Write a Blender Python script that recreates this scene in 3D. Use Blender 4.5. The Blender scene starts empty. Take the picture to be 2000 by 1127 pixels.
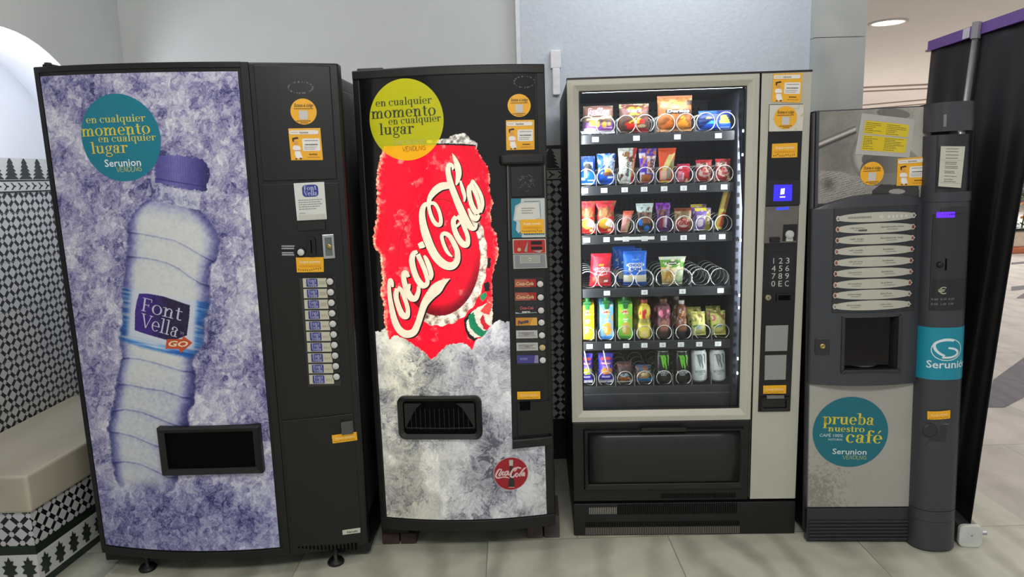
import bpy, bmesh, math, random
import numpy as np
from mathutils import Matrix, Vector
R = math.radians
random.seed(5)
SC = bpy.context.scene
COL = SC.collection

# ------------------------------------------------------------------ camera
F, PIT, ROL, CAMZ, CX, CY = 1376.91, 0.15956, -0.03003, 1.48423, 1000.0, 563.5
_c, _s = math.cos(PIT), math.sin(PIT)
FW = np.array([0, _c, -_s]); _U = np.array([0, _s, _c]); _X = np.array([1.0, 0, 0])
RT = math.cos(ROL)*_X + math.sin(ROL)*_U
UP = -math.sin(ROL)*_X + math.cos(ROL)*_U
EYE = np.array([0, 0, CAMZ])
cd = bpy.data.cameras.new('camera'); cam = bpy.data.objects.new('camera', cd); COL.objects.link(cam)
cd.sensor_width = 36; cd.lens = F/2000*36; cd.clip_end = 200
cam.matrix_world = Matrix(((RT[0], UP[0], -FW[0], 0), (RT[1], UP[1], -FW[1], 0), (RT[2], UP[2], -FW[2], CAMZ), (0, 0, 0, 1)))
SC.camera = cam

# ------------------------------------------------------------------ world, lights, exposure
SC.view_settings.view_transform = 'Standard'; SC.view_settings.look = 'None'
SC.view_settings.exposure = 0.0; SC.view_settings.gamma = 1; SC.view_settings.use_curve_mapping = False
wd = bpy.data.worlds.new('world'); SC.world = wd; wd.use_nodes = True
wd.node_tree.nodes['Background'].inputs[0].default_value = (0.86, 0.88, 0.92, 1)
wd.node_tree.nodes['Background'].inputs[1].default_value = 0.62

def area(name, loc, aim, sx, sy, power, col=(1, 1, 1)):
    l = bpy.data.lights.new(name, 'AREA'); l.shape = 'RECTANGLE'; l.size = sx; l.size_y = sy
    l.energy = power; l.color = col
    o = bpy.data.objects.new(name, l); COL.objects.link(o); o.location = loc
    o.rotation_euler = (Vector(aim)-Vector(loc)).to_track_quat('-Z', 'Y').to_euler()
    return o
area('overhead_area_light', (0.8, 3.05, 2.8), (0.8, 3.3, 0), 0.9, 0.2, 9, (0.9, 0.95, 1))
area('overhead_area_light', (-0.95, 2.2, 2.83), (-1.0, 2.9, 0.6), 0.3, 0.6, 8, (1, 0.98, 0.96))
area('overhead_area_light', (0.3, -0.1, 2.83), (0.3, 0.9, 0), 1.8, 0.6, 58, (1, 0.985, 0.95))  # added unseen lamp, frontal fill for the machine fronts
area('niche_lamp_light', (-2.0, 2.55, 1.95), (-2.2, 3.3, 1.7), 0.15, 0.15, 7.5, (0.9, 0.94, 1))
for x_, y_, p_ in ((3.7, 2.9, 30), (6.4, 6.0, 44), (6.5, 11, 55), (10, 8, 95), (7, 14, 210), (13, 17, 300), (10, 24, 300)):
    area('lobby_lamp_light', (x_, y_, 2.9), (x_, y_, 0), 1.6, 1.6, p_, (1, 0.985, 0.97))

# ------------------------------------------------------------------ pixel rays (photo measured in 2000 x 1127)
def ray(px, py):
    return RT*((px-CX)/F) - UP*((py-CY)/F) + FW
def on_plane(px, py, axis, val):
    d = ray(px, py); return EYE + d*((val-EYE[axis])/d[axis])

class Frame:
    """Placing frame of a machine: x = across the front, y = into the machine, z = up."""
    def __init__(s, x, y, z, a, t, l, bow=0, w=1.0):
        d = np.array([math.cos(a), math.sin(a), 0]); n = np.array([-math.sin(a), math.cos(a), 0]); u = np.array([0, 0, 1.0])
        u2 = math.cos(t)*u - math.sin(t)*n; n2 = math.cos(t)*n + math.sin(t)*u
        s.d = math.cos(l)*d - math.sin(l)*u2; s.u = math.sin(l)*d + math.cos(l)*u2; s.n = n2
        s.o = np.array([x, y, z]); s.bow = bow; s.w = w
        s.M = Matrix(((s.d[0], s.n[0], s.u[0], x), (s.d[1], s.n[1], s.u[1], y), (s.d[2], s.n[2], s.u[2], z), (0, 0, 0, 1)))
    def yf(s, u):
        k = (u-s.w/2)/(s.w/2)
        return -s.bow*(1-np.minimum(k*k, 1.0))
    def L(s, px, py, dep=0.0):
        """measured point of the photo -> (u, v) on the front (dep behind it)"""
        r = ray(px, py); y = dep + (s.yf(s.w/2) if s.bow else 0)
        for _ in range(8 if s.bow else 1):
            k = ((s.o+s.n*y-EYE)@s.n)/(r@s.n); P = EYE+k*r-s.o; u = P@s.d
            if s.bow: y = dep + s.yf(u)
        return float(u), float(P@s.u)
    def pix(s, u, y, v):
        """numpy grids of local points -> photo pixels"""
        P = s.o + np.multiply.outer(u, s.d) + np.multiply.outer(y, s.n) + np.multiply.outer(v, s.u) - EYE
        z = P@FW
        return CX+F*(P@RT)/z, CY-F*(P@UP)/z

# ------------------------------------------------------------------ materials
def lin(c):
    if isinstance(c, str): c = [int(c[i:i+2], 16) for i in (0, 2, 4)]
    return tuple(((x/255)/12.92 if x/255 <= .04045 else ((x/255+.055)/1.055)**2.4) for x in c)
def nd(t, typ, **kw):
    n = t.nodes.new(typ)
    for k, v in kw.items(): setattr(n, k, v)
    return n
MATS = {}
def mat(name, rgb, rough=.5, metal=0, var=.10, scale=25, bump=0, bscale=None, emit=0, spec=.5, coat=0, attr=None):
    """principled surface whose colour is broken up by procedural noise"""
    if name in MATS: return MATS[name]
    m = bpy.data.materials.new(name); m.use_nodes = True; t = m.node_tree; b = t.nodes['Principled BSDF']
    b.inputs['Roughness'].default_value = rough; b.inputs['Metallic'].default_value = metal
    b.inputs['Specular IOR Level'].default_value = spec; b.inputs['Coat Weight'].default_value = coat
    tc = nd(t, 'ShaderNodeTexCoord'); no = nd(t, 'ShaderNodeTexNoise'); no.inputs['Scale'].default_value = scale
    no.inputs['Detail'].default_value = 4; t.links.new(tc.outputs['Object'], no.inputs['Vector'])
    mx = nd(t, 'ShaderNodeMix', data_type='RGBA', blend_type='MULTIPLY'); mx.inputs[0].default_value = 1
    rp = nd(t, 'ShaderNodeMapRange'); rp.inputs[3].default_value = 1-var; rp.inputs[4].default_value = 1+var
    rp.inputs[1].default_value = .25; rp.inputs[2].default_value = .75
    t.links.new(no.outputs[0], rp.inputs[0]); t.links.new(rp.outputs[0], mx.inputs[7])
    if attr:
        at = nd(t, 'ShaderNodeVertexColor', layer_name=attr); t.links.new(at.outputs[0], mx.inputs[6])
    else: mx.inputs[6].default_value = (*lin(rgb), 1)
    t.links.new(mx.outputs[2], b.inputs['Base Color'])
    if emit:
        t.links.new(mx.outputs[2], b.inputs['Emission Color']); b.inputs['Emission Strength'].default_value = emit
    if bump:
        n2 = nd(t, 'ShaderNodeTexNoise'); n2.inputs['Scale'].default_value = bscale or scale*4; n2.inputs['Detail'].default_value = 5
        bp = nd(t, 'ShaderNodeBump'); bp.inputs['Strength'].default_value = bump; bp.inputs['Distance'].default_value = .004
        t.links.new(tc.outputs['Object'], n2.inputs['Vector']); t.links.new(n2.outputs[0], bp.inputs['Height'])
        t.links.new(bp.outputs[0], b.inputs['Normal'])
    MATS[name] = m; return m
def glass(name, tint=(1, 1, 1), refl=1.0):
    if name in MATS: return MATS[name]
    m = bpy.data.materials.new(name); m.use_nodes = True; t = m.node_tree; t.nodes.clear()
    o = nd(t, 'ShaderNodeOutputMaterial'); tr = nd(t, 'ShaderNodeBsdfTransparent'); gl = nd(t, 'ShaderNodeBsdfGlossy')
    fr = nd(t, 'ShaderNodeFresnel'); mx = nd(t, 'ShaderNodeMixShader'); ml = nd(t, 'ShaderNodeMath', operation='MULTIPLY')
    fr.inputs[0].default_value = 1.45; gl.inputs['Roughness'].default_value = .02; ml.inputs[1].default_value = refl
    tr.inputs[0].default_value = (*tint, 1)
    t.links.new(fr.outputs[0], ml.inputs[0]); t.links.new(ml.outputs[0], mx.inputs[0])
    t.links.new(tr.outputs[0], mx.inputs[1]); t.links.new(gl.outputs[0], mx.inputs[2]); t.links.new(mx.outputs[0], o.inputs[0])
    MATS[name] = m; return m

# ------------------------------------------------------------------ mesh builder
class MB:
    def __init__(s): s.v = []; s.f = []; s.m = []
    def add(s, vs, fs, m=0):
        k = len(s.v); s.v += [tuple(float(c) for c in p) for p in vs]
        s.f += [tuple(i+k for i in f) for f in fs]; s.m += [m]*len(fs); return s
    def box(s, x0, x1, y0, y1, z0, z1, m=0):
        return s.add([(x0, y0, z0), (x1, y0, z0), (x1, y1, z0), (x0, y1, z0), (x0, y0, z1), (x1, y0, z1), (x1, y1, z1), (x0, y1, z1)],
                     [(0, 3, 2, 1), (4, 5, 6, 7), (0, 1, 5, 4), (1, 2, 6, 5), (2, 3, 7, 6), (3, 0, 4, 7)], m)
    def flat(s, pts, y, m=0):
        return s.add([(p[0], y, p[1]) for p in pts], [tuple(range(len(pts)))], m)
    def prism(s, pts, y0, y1, m=0, cap=True):
        """outline (u, v), counter-clockwise seen from the front, from y0 (front) to y1"""
        n = len(pts); vs = [(p[0], y0, p[1]) for p in pts]+[(p[0], y1, p[1]) for p in pts]
        fs = [(i, n+i, n+(i+1) % n, (i+1) % n) for i in range(n)]
        if cap: fs += [tuple(range(n)), tuple(range(2*n-1, n-1, -1))]
        return s.add(vs, fs, m)
    def tube(s, pts, r, n=8, m=0, closed=False, caps=True):
        P = [Vector(p) for p in pts]; N = len(P); rr = r if isinstance(r, (list, tuple)) else [r]*N
        vs = []; up = None
        for i, p in enumerate(P):
            a = P[(i-1) % N] if closed or i else P[i]; b = P[(i+1) % N] if closed or i < N-1 else P[i]
            t = (b-a).normalized()
            if up is None: up = t.orthogonal().normalized()
            up = (up-t*up.dot(t)).normalized(); w = t.cross(up)
            for k in range(n):
                an = 2*math.pi*k/n; vs.append(p+(up*math.cos(an)+w*math.sin(an))*rr[i])
        fs = []
        for i in range(N if closed else N-1):
            j = (i+1) % N
            for k in range(n):
                k2 = (k+1) % n; fs.append((i*n+k, i*n+k2, j*n+k2, j*n+k))
        if caps and not closed: fs += [tuple(range(n-1, -1, -1)), tuple((N-1)*n+k for k in range(n))]
        return s.add(vs, fs, m)
    def lathe(s, prof, c=(0, 0, 0), axis='z', n=24, m=0, a0=0, a1=360):
        """profile [(r, h)] turned about an axis through c"""
        full = abs(a1-a0) >= 360; k = n if full else n+1; vs = []
        for r, h in prof:
            for i in range(k):
                a = R(a0+(a1-a0)*i/n); x, y = r*math.cos(a), r*math.sin(a)
                vs.append({'z': (c[0]+x, c[1]+y, c[2]+h), 'y': (c[0]+x, c[1]-h, c[2]+y), 'x': (c[0]+h, c[1]+x, c[2]+y)}[axis])
        fs = []
        for j in range(len(prof)-1):
            for i in range(n if full else n):
                i2 = (i+1) % k
                if not full and i == n: continue
                fs.append((j*k+i, j*k+i2, (j+1)*k+i2, (j+1)*k+i))
        return s.add(vs, fs, m)
    def disc(s, cx, cz, r, y, m=0, n=40, rings=4, rz=None):
        """flat polar disc facing -y"""
        rz = rz or r; vs = [(cx, y, cz)]
        for j in range(1, rings+1):
            for i in range(n):
                a = 2*math.pi*i/n; vs.append((cx+r*j/rings*math.cos(a), y, cz+rz*j/rings*math.sin(a)))
        fs = [(0, 1+i, 1+(i+1) % n) for i in range(n)]
        for j in range(1, rings):
            for i in range(n):
                i2 = (i+1) % n; a = 1+(j-1)*n; b = 1+j*n; fs.append((a+i, b+i, b+i2, a+i2))
        return s.add(vs, fs, m)
    def sheet(s, fn, nu, nv, m=0):
        vs = [fn(i/nu, j/nv) for j in range(nv+1) for i in range(nu+1)]
        fs = [(j*(nu+1)+i, j*(nu+1)+i+1, (j+1)*(nu+1)+i+1, (j+1)*(nu+1)+i) for j in range(nv) for i in range(nu)]
        return s.add(vs, fs, m)
    def warp(s, fn): s.v = [fn(*p) for p in s.v]; return s
    def build(s, name, mats, parent=None, smooth=False, bevel=0, seg=2, solid=0, autosmooth=None):
        me = bpy.data.meshes.new(name); me.from_pydata(s.v, [], s.f)
        for m in (mats if isinstance(mats, (list, tuple)) else [mats]): me.materials.append(m)
        if any(s.m): me.polygons.foreach_set('material_index', s.m)
        if smooth: me.polygons.foreach_set('use_smooth', [True]*len(s.f))
        me.update(); o = bpy.data.objects.new(name, me); COL.objects.link(o)
        if parent: o.parent = parent
        if autosmooth: me.set_sharp_from_angle(angle=R(autosmooth))
        if bevel:
            b = o.modifiers.new('bevel', 'BEVEL'); b.width = bevel; b.segments = seg; b.limit_method = 'ANGLE'; b.angle_limit = R(40); b.harden_normals = False
        if solid:
            b = o.modifiers.new('solid', 'SOLIDIFY'); b.thickness = solid; b.offset = 1
        return o
def rrect(x0, x1, z0, z1, r, n=5):
    p = []
    for cx, cz, a in ((x1-r, z0+r, -90), (x1-r, z1-r, 0), (x0+r, z1-r, 90), (x0+r, z0+r, 180)):
        for i in range(n+1):
            t = R(a+90*i/n); p.append((cx+r*math.cos(t), cz+r*math.sin(t)))
    return p
def tag(o, label=None, cat=None, group=None, kind=None):
    if label: o['label'] = label
    if cat: o['category'] = cat
    if group: o['group'] = group
    if kind: o['kind'] = kind
    return o
def empty(name, M, label, cat, group=None):
    o = bpy.data.objects.new(name, None); COL.objects.link(o); o.matrix_world = M; o.empty_display_size = .1
    return tag(o, label, cat, group)

# ------------------------------------------------------------------ lettering
def spline(pts, n=6):
    """Catmull-Rom through (x, y, w)"""
    P = [np.array(p, float) for p in pts]; P = [2*P[0]-P[1]]+P+[2*P[-1]-P[-2]]; out = []
    for i in range(1, len(P)-2):
        for k in range(n):
            t = k/n; a, b, c, d = P[i-1:i+3]
            out.append(.5*(2*b+(c-a)*t+(2*a-5*b+4*c-d)*t*t+(3*b-a-3*c+d)*t**3))
    out.append(P[-2]); return out
def ribbon(pts, n=6):
    """brush stroke: quads of a stroke with changing width"""
    S = spline(pts, n); q = []; L = []; Rr = []
    for i, p in enumerate(S):
        a = S[max(i-1, 0)]; b = S[min(i+1, len(S)-1)]; t = (b-a)[:2]; t = t/(np.hypot(*t)+1e-9); nn = np.array([-t[1], t[0]])
        w = max(p[2], .001)/2; L.append(p[:2]+nn*w); Rr.append(p[:2]-nn*w)
    for i in range(len(S)-1): q.append([tuple(Rr[i]), tuple(Rr[i+1]), tuple(L[i+1]), tuple(L[i])])
    return q
def ring(cx, cy, rx, ry, tx, ty, a0=0, a1=360, n=18):
    q = []
    for i in range(n):
        a, b = R(a0+(a1-a0)*i/n), R(a0+(a1-a0)*(i+1)/n)
        f = lambda t, k: (cx+(rx-tx*k)*math.cos(t), cy+(ry-ty*k)*math.sin(t))
        q.append([f(a, 0), f(b, 0), f(b, 1), f(a, 1)])
    return q
def rc(x0, x1, y0, y1): return [[(x0, y0), (x1, y0), (x1, y1), (x0, y1)]]
def ball(x, y, r): return [[(x+r*math.cos(2*math.pi*i/10), y+r*math.sin(2*math.pi*i/10)) for i in range(10)]]
def serif_glyph(c, t):
    h = .075; S = lambda x, y, w=.5: rc(x-w/2, x+w/2, y, y+h)
    hb = lambda x, y, w=.22: [[(x-w, y-.06), (x, y-.0), (x, y+.06), (x-w, y+.01)]]
    if c == 'o': return ring(.5, .5, .5, .53, t, .06), 1.08
    if c == 'e': return ring(.48, .5, .46, .53, t*.95, .06, 0, 318)+rc(.2, .93, .48, .55), 1.0
    if c == 'c': return ring(.48, .5, .46, .53, t*.95, .06, 48, 318)+ball(.76, .80, .13), .96
    if c == 'a': return rc(.5, .5+t, .1, .72)+ring(.42, .68, .34+t*.25, .35, t*.9, .07, 0, 150)+ball(.2, .74, .12)+ring(.36, .27, .33, .3, t*.8, .06, 30, 360)+S(.5+t*.8, 0, .4), 1.0
    if c in 'nm':
        g = rc(.14, .14+t, 0, 1)+hb(.14, .95)+S(.14+t/2, 0); x = .14
        for _ in range(1 if c == 'n' else 2):
            g += ring(x+.2+t*.6+.14, .62, .30+t*.1, .39, t*.8, .09, 0, 170)+rc(x+.56, x+.56+t, 0, .66)+S(x+.56+t/2, 0); x += .56
        return g, x+t+.24
    if c == 'u': return rc(.14, .14+t, .36, 1)+hb(.14, .95)+ring(.48, .38, .34, .4, t*.9, .09, 180, 330)+rc(.72, .72+t, .05, 1)+hb(.72, .95)+S(.76+t, 0, .2), 1.16
    if c == 'r': return rc(.14, .14+t, 0, 1)+hb(.14, .95)+S(.14+t/2, 0)+ring(.62, .58, .36, .42, .1, .09, 70, 165)+ball(.72, .86, .14), .88
    if c == 'l': return rc(.14, .14+t, 0, 1.55)+hb(.14, 1.5)+S(.14+t/2, 0), .56
    if c == 'b': return rc(.14, .14+t, .03, 1.55)+hb(.14, 1.5)+ring(.56, .5, .44, .53, t*.95, .06), 1.08
    if c == 'p': return rc(.14, .14+t, -.5, 1)+hb(.14, .95)+S(.14+t/2, -.55)+ring(.58, .5, .44, .53, t*.95, .06), 1.1
    if c == 'q': return ring(.48, .5, .44, .53, t*.95, .06)+rc(.68, .68+t, -.5, 1)+S(.68+t/2, -.55), 1.1
    if c == 'i': return rc(.14, .14+t, 0, 1)+hb(.14, .95)+S(.14+t/2, 0)+ball(.14+t/2, 1.32, .15), .56
    if c == 't': return rc(.2, .2+t, .16, 1.3)+rc(.02, .66, .93, 1.0)+ring(.46, .2, .26, .22, .2, .07, 180, 330), .74
    if c == 'f': return rc(.16, .16+t, 0, 1.25)+rc(0, .66, .93, 1.0)+S(.16+t/2, 0)+ring(.48, 1.22, .32, .36, t*.8, .08, 40, 180)+ball(.68, 1.42, .12), .68
    if c == 'g': return ring(.44, .64, .36, .37, t*.8, .06)+ring(.46, -.22, .44, .26, .12, .08)+ring(.3, .16, .2, .14, .12, .09, 90, 270)+rc(.3, .7, .0, .09)+ball(.84, .92, .11)+rc(.66, .84, .86, .92), .98
    if c == 's': return ribbon([(.7, .72, .09), (.62, .93, .09), (.38, 1.0, .1), (.18, .8, .16), (.4, .54, t), (.66, .3, .18), (.5, .02, .1), (.22, .04, .09), (.08, .3, .09)]), .8
    if c == 'é':
        g, w = serif_glyph('e', t); return g+[[(.42, 1.2), (.52, 1.2), (.82, 1.55), (.6, 1.55)]], w
    if c == 'F': return rc(.16, .16+t, 0, 1.45)+rc(.03, .95, 1.38, 1.45)+rc(.16, .72, .7, .77)+S(.16+t/2, 0, .46)+rc(.88, .95, 1.1, 1.45)+rc(.67, .72, .55, .9), 1.0
    if c == 'V': return [[(.1, 1.42), (.1+t*1.15, 1.42), (.74, .12), (.66, 0)], [(.66, 0), (.74, 0), (1.22, 1.42), (1.13, 1.42)]]+rc(-.02, .5, 1.38, 1.45)+rc(.95, 1.38, 1.38, 1.45), 1.3
    return [], .42
def serif(txt, t=.26, track=.02):
    out = []; x = 0
    for c in txt:
        g, w = serif_glyph(c, t); out += [[(a+x, b) for a, b in p] for p in g]; x += w+track
    return out, x
_tc = {}
def sans(txt, bold=0, shear=0):
    """outlines of the built-in font -> polygons, unit size"""
    k = (txt, bold, shear)
    if k not in _tc:
        cu = bpy.data.curves.new('lettering', 'FONT'); cu.body = txt; cu.offset = bold; cu.shear = shear; cu.resolution_u = 2
        o = bpy.data.objects.new('lettering', cu); COL.objects.link(o)
        dg = bpy.context.evaluated_depsgraph_get(); me = o.evaluated_get(dg).to_mesh()
        V = [(v.co.x, v.co.y) for v in me.vertices]; P = [[V[i] for i in p.vertices] for p in me.polygons]
        o.evaluated_get(dg).to_mesh_clear(); bpy.data.objects.remove(o); bpy.data.curves.remove(cu)
        w = max((x for x, y in V), default=0); _tc[k] = (P, w)
    return _tc[k]
def put(mb, polys, m, y, x=0, z=0, s=1.0, sx=None, rot=0, shear=0, anchor=None, width=None):
    """place polygons on a face: scale, turn, shift"""
    P, w = polys
    if width: sx = width/w
    sx = sx or s; ax = {None: 0, 'c': w/2, 'r': w}[anchor]; c, sn = math.cos(rot), math.sin(rot)
    for p in P:
        q = []
        for a, b in p:
            a2 = (a-ax)*sx+b*s*shear; b2 = b*s; q.append((x+a2*c-b2*sn, z+a2*sn+b2*c))
        mb.flat(q, y, m)
def strokes(lines, w):
    out = []
    for l in lines: out += ribbon([(a, b, w) for a, b in l], 3) if len(l) > 2 else ribbon([(a, b, w) for a, b in l], 1)
    return out
VEND = (strokes([[(0, 1), (.35, 0), (.9, 1.1)], [(1.1, 1), (1.0, 0), (1.6, .05)], [(1.1, 1), (1.7, 1)], [(1.05, .5), (1.5, .55)], [(1.8, 0), (2.0, 1), (2.4, 0), (2.6, 1)],
                 [(2.9, 1), (2.8, 0), (3.5, .3), (3.4, .9), (2.8, 1)], [(3.8, 1), (3.7, 0), (4.3, .05)], [(4.4, 0), (4.6, 1), (5.0, 0), (5.3, 1)], [(6.1, .9), (5.5, .7), (5.5, .1), (6.2, .1), (6.1, .5), (5.8, .5)]], .1), 6.3)

# ================================================================== THE SETTING
PLASTER = mat('smooth_plaster', 'c6c9c9', .75, var=.03, scale=6)
STUCCO = mat('rough_stucco', 'c3c9d2', .8, var=.04, scale=40, bump=.55, bscale=55)
NICHE = mat('niche_plaster', 'e2e4ea', .75, var=.03, scale=5)
TILE_W = mat('white_tile', 'c9cac6', .25, var=.05, scale=12)
TILE_G = mat('dark_green_tile', '1f2b22', .25, var=.2, scale=30)
TILE_K = mat('black_tile', '17181a', .3, var=.2, scale=30)

def tile_pattern(name, axis, P=.051):
    m = bpy.data.materials.new(name); m.use_nodes = True; t = m.node_tree; b = t.nodes['Principled BSDF']; b.inputs['Roughness'].default_value = .28
    g = nd(t, 'ShaderNodeNewGeometry'); sp = nd(t, 'ShaderNodeSeparateXYZ'); t.links.new(g.outputs['Position'], sp.inputs[0])
    def M(op, a, bb=None):
        n = nd(t, 'ShaderNodeMath', operation=op)
        for i, q in enumerate((a, bb)):
            if q is None: continue
            if isinstance(q, (int, float)): n.inputs[i].default_value = q
            else: t.links.new(q, n.inputs[i])
        return n.outputs[0]
    h, v = sp.outputs[axis], sp.outputs[2]; k = 1/(P*math.sqrt(2))
    def dist(e): return M('SUBTRACT', .5, M('ABSOLUTE', M('SUBTRACT', M('FRACT', M('MULTIPLY', e, k)), .5)))
    da, db = dist(M('ADD', M('ADD', h, v), 50)), dist(M('ADD', M('SUBTRACT', h, v), 50))
    bar = M('MULTIPLY', M('LESS_THAN', M('MINIMUM', da, db), .165), M('GREATER_THAN', M('MAXIMUM', da, db), .17))
    bar = M('MULTIPLY', bar, M('GREATER_THAN', M('ADD', da, db), .235))
    gz = M('LESS_THAN', M('ABSOLUTE', M('SUBTRACT', M('FRACT', M('MULTIPLY', M('ADD', v, .03), 4.6)), .5)), .004)
    no = nd(t, 'ShaderNodeTexNoise'); no.inputs['Scale'].default_value = 14; t.links.new(g.outputs['Position'], no.inputs['Vector'])
    c1 = nd(t, 'ShaderNodeMix', data_type='RGBA'); t.links.new(no.outputs[0], c1.inputs[0])
    c1.inputs[6].default_value = (*lin('b4b6ba'), 1); c1.inputs[7].default_value = (*lin('d0d0cc'), 1)
    c2 = nd(t, 'ShaderNodeMix', data_type='RGBA'); t.links.new(bar, c2.inputs[0]); t.links.new(c1.outputs[2], c2.inputs[6]); c2.inputs[7].default_value = (*lin('15181a'), 1)
    c3 = nd(t, 'ShaderNodeMix', data_type='RGBA'); t.links.new(gz, c3.inputs[0]); t.links.new(c2.outputs[2], c3.inputs[6]); c3.inputs[7].default_value = (*lin('8a8b8a'), 1)
    t.links.new(c3.outputs[2], b.inputs['Base Color']); return m
TILES_X = tile_pattern('patterned_tile_back', 0); TILES_Y = tile_pattern('patterned_tile_side', 1)

def marble(name, base, vein, tile=None, rough=.3, veins=2.2, warm=None):
    m = bpy.data.materials.new(name); m.use_nodes = True; t = m.node_tree; b = t.nodes['Principled BSDF']; b.inputs['Roughness'].default_value = rough
    g = nd(t, 'ShaderNodeNewGeometry'); mp = nd(t, 'ShaderNodeMapping'); t.links.new(g.outputs['Position'], mp.inputs[0])
    vec = mp.outputs[0]
    br = None
    if tile:
        br = nd(t, 'ShaderNodeTexBrick'); br.offset = .5; br.squash = 1
        for k, v in (('Scale', 1), ('Mortar Size', .0022), ('Brick Width', tile[0]), ('Row Height', tile[1]), ('Mortar Smooth', .3), ('Bias', 0)): br.inputs[k].default_value = v
        br.inputs['Color1'].default_value = (0, 0, 0, 1); br.inputs['Color2'].default_value = (1, 1, 1, 1); br.inputs['Mortar'].default_value = (.5, .5, .5, 1)
        mp.inputs['Location'].default_value = (.13, .06, 0); t.links.new(vec, br.inputs['Vector'])
        # every slab is cut from another piece of stone
        av = nd(t, 'ShaderNodeVectorMath', operation='MULTIPLY_ADD'); t.links.new(br.outputs[0], av.inputs[0]); av.inputs[1].default_value = (7, 3, 11); t.links.new(vec, av.inputs[2]); vec = av.outputs[0]
    wv = nd(t, 'ShaderNodeTexWave'); wv.inputs['Scale'].default_value = veins; wv.inputs['Distortion'].default_value = 7; wv.inputs['Detail'].default_value = 4; wv.inputs['Detail Scale'].default_value = 1.1
    no = nd(t, 'ShaderNodeTexNoise'); no.inputs['Scale'].default_value = 3.5; no.inputs['Detail'].default_value = 7; no.inputs['Distortion'].default_value = .8
    t.links.new(vec, wv.inputs['Vector']); t.links.new(vec, no.inputs['Vector'])
    r1 = nd(t, 'ShaderNodeValToRGB'); e = r1.color_ramp.elements; e[0].position = .0; e[0].color = (*lin(vein), 1); e[1].position = .55; e[1].color = (*lin(base), 1)
    t.links.new(wv.outputs[1], r1.inputs[0])
    r2 = nd(t, 'ShaderNodeValToRGB'); e = r2.color_ramp.elements; e[0].position = .3; e[0].color = (*lin(vein), 1); e[1].position = .65; e[1].color = (*lin(warm or base), 1)
    t.links.new(no.outputs[0], r2.inputs[0])
    mx = nd(t, 'ShaderNodeMix', data_type='RGBA'); mx.inputs[0].default_value = .55; t.links.new(r1.outputs[0], mx.inputs[6]); t.links.new(r2.outputs[0], mx.inputs[7]); out = mx.outputs[2]
    if br:
        m2 = nd(t, 'ShaderNodeMix', data_type='RGBA'); t.links.new(br.outputs[1], m2.inputs[0]); t.links.new(out, m2.inputs[6]); m2.inputs[7].default_value = (*lin('84827a'), 1); out = m2.outputs[2]
    t.links.new(out, b.inputs['Base Color']); return m
FLOOR = marble('grey_marble_floor', 'c8cabb', '94978a', (.74, .46), .34, 1.5, 'cbc6b4')
LOBBY_FLOOR = marble('pale_marble_floor', 'c4beb6', 'aaa49e', (.9, .9), .55, 1.2, 'c8c0b8')
PILLAR = marble('grey_marble_pillar', 'bcbebb', 'a6aaa8', None, .35, .8)
BENCH = marble('cream_marble', 'bfb9a9', 'aca695', None, .4, 1.0, 'bfb49c')

def struct(name, mb, m, **k): return tag(mb.build(name, m, **k), kind='structure')
struct('floor', MB().box(-2.6, 2.1, -3, 3.62, -.1, 0), FLOOR)
struct('floor_lobby', MB().box(2.1, 32, -3, 32, -.1, 0).box(-2.6, 2.1, 3.62, 32, -.1, 0), LOBBY_FLOOR)
struct('ceiling', MB().box(-2.6, 32, -3, 32, 3.0, 3.1), mat('ceiling_paint', 'f6f0eb', .8, var=.02, scale=3))
# back wall: smooth plaster left, a rough stucco panel standing a little proud on the right
struct('wall_back', MB().box(-1.86, .072, 3.58, 3.72, 0, 3.0), PLASTER)
struct('wall_back_stucco', MB().box(.072, 1.5, 3.545, 3.72, 0, 3.0), STUCCO)
struct('trim_1', MB().box(.056, .076, 3.535, 3.58, 1.63, 3.0), mat('white_edge', 'd9dade', .6))
struct('wall_pillar', MB().box(1.475, 1.722, 3.50, 3.75, 0, 2.085).box(1.475, 1.722, 3.50, 3.75, 2.088, 3.0), PILLAR)
struct('wall_far', MB().box(-2.6, 32, 31.8, 32, 0, 3.0), mat('far_wall_paint', 'e2d8cf', .8, var=.02, scale=2))
# left wall with its arched niche
YC, ZC, RA = 2.75, 1.463, .62; XW, XB, YS = -1.86, -2.25, .29
arc = [(YC+RA*math.cos(R(a)), ZC+RA*math.sin(R(a))) for a in range(0, 181, 6)]
half = len(arc)//2
mb = MB()
right = [(3.72, 0), (3.72, 3.0), (YC, 3.0)]+arc[half::-1]+[(YC+RA, 0)]
left = [(-3, 0), (YC-RA, 0)]+arc[:half-1:-1]+[(YC, 3.0), (-3, 3.0)]
for p in (right, left): mb.add([(XW, y, z) for y, z in p], [tuple(range(len(p)))])
struct('wall_left', mb, PLASTER)
line = [(YC+RA, .455)]+arc+[(YC-RA, .455)]
mb = MB(); n = len(line)
mb.add([(XW, y, z) for y, z in line]+[(XB-.3, y+YS*1.77, z) for y, z in line], [(i, n+i, n+i+1, i+1) for i in range(n-1)])
struct('wall_niche_vault', mb, NICHE, smooth=True)
struct('wall_niche', MB().box(XB-.1, XB, 1.6, 4.2, 1.627, 2.4), NICHE)
struct('wall_niche_tiles', MB().box(XB-.1, XB+.004, 1.6, 4.2, .30, 1.472), TILES_Y)
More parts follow.
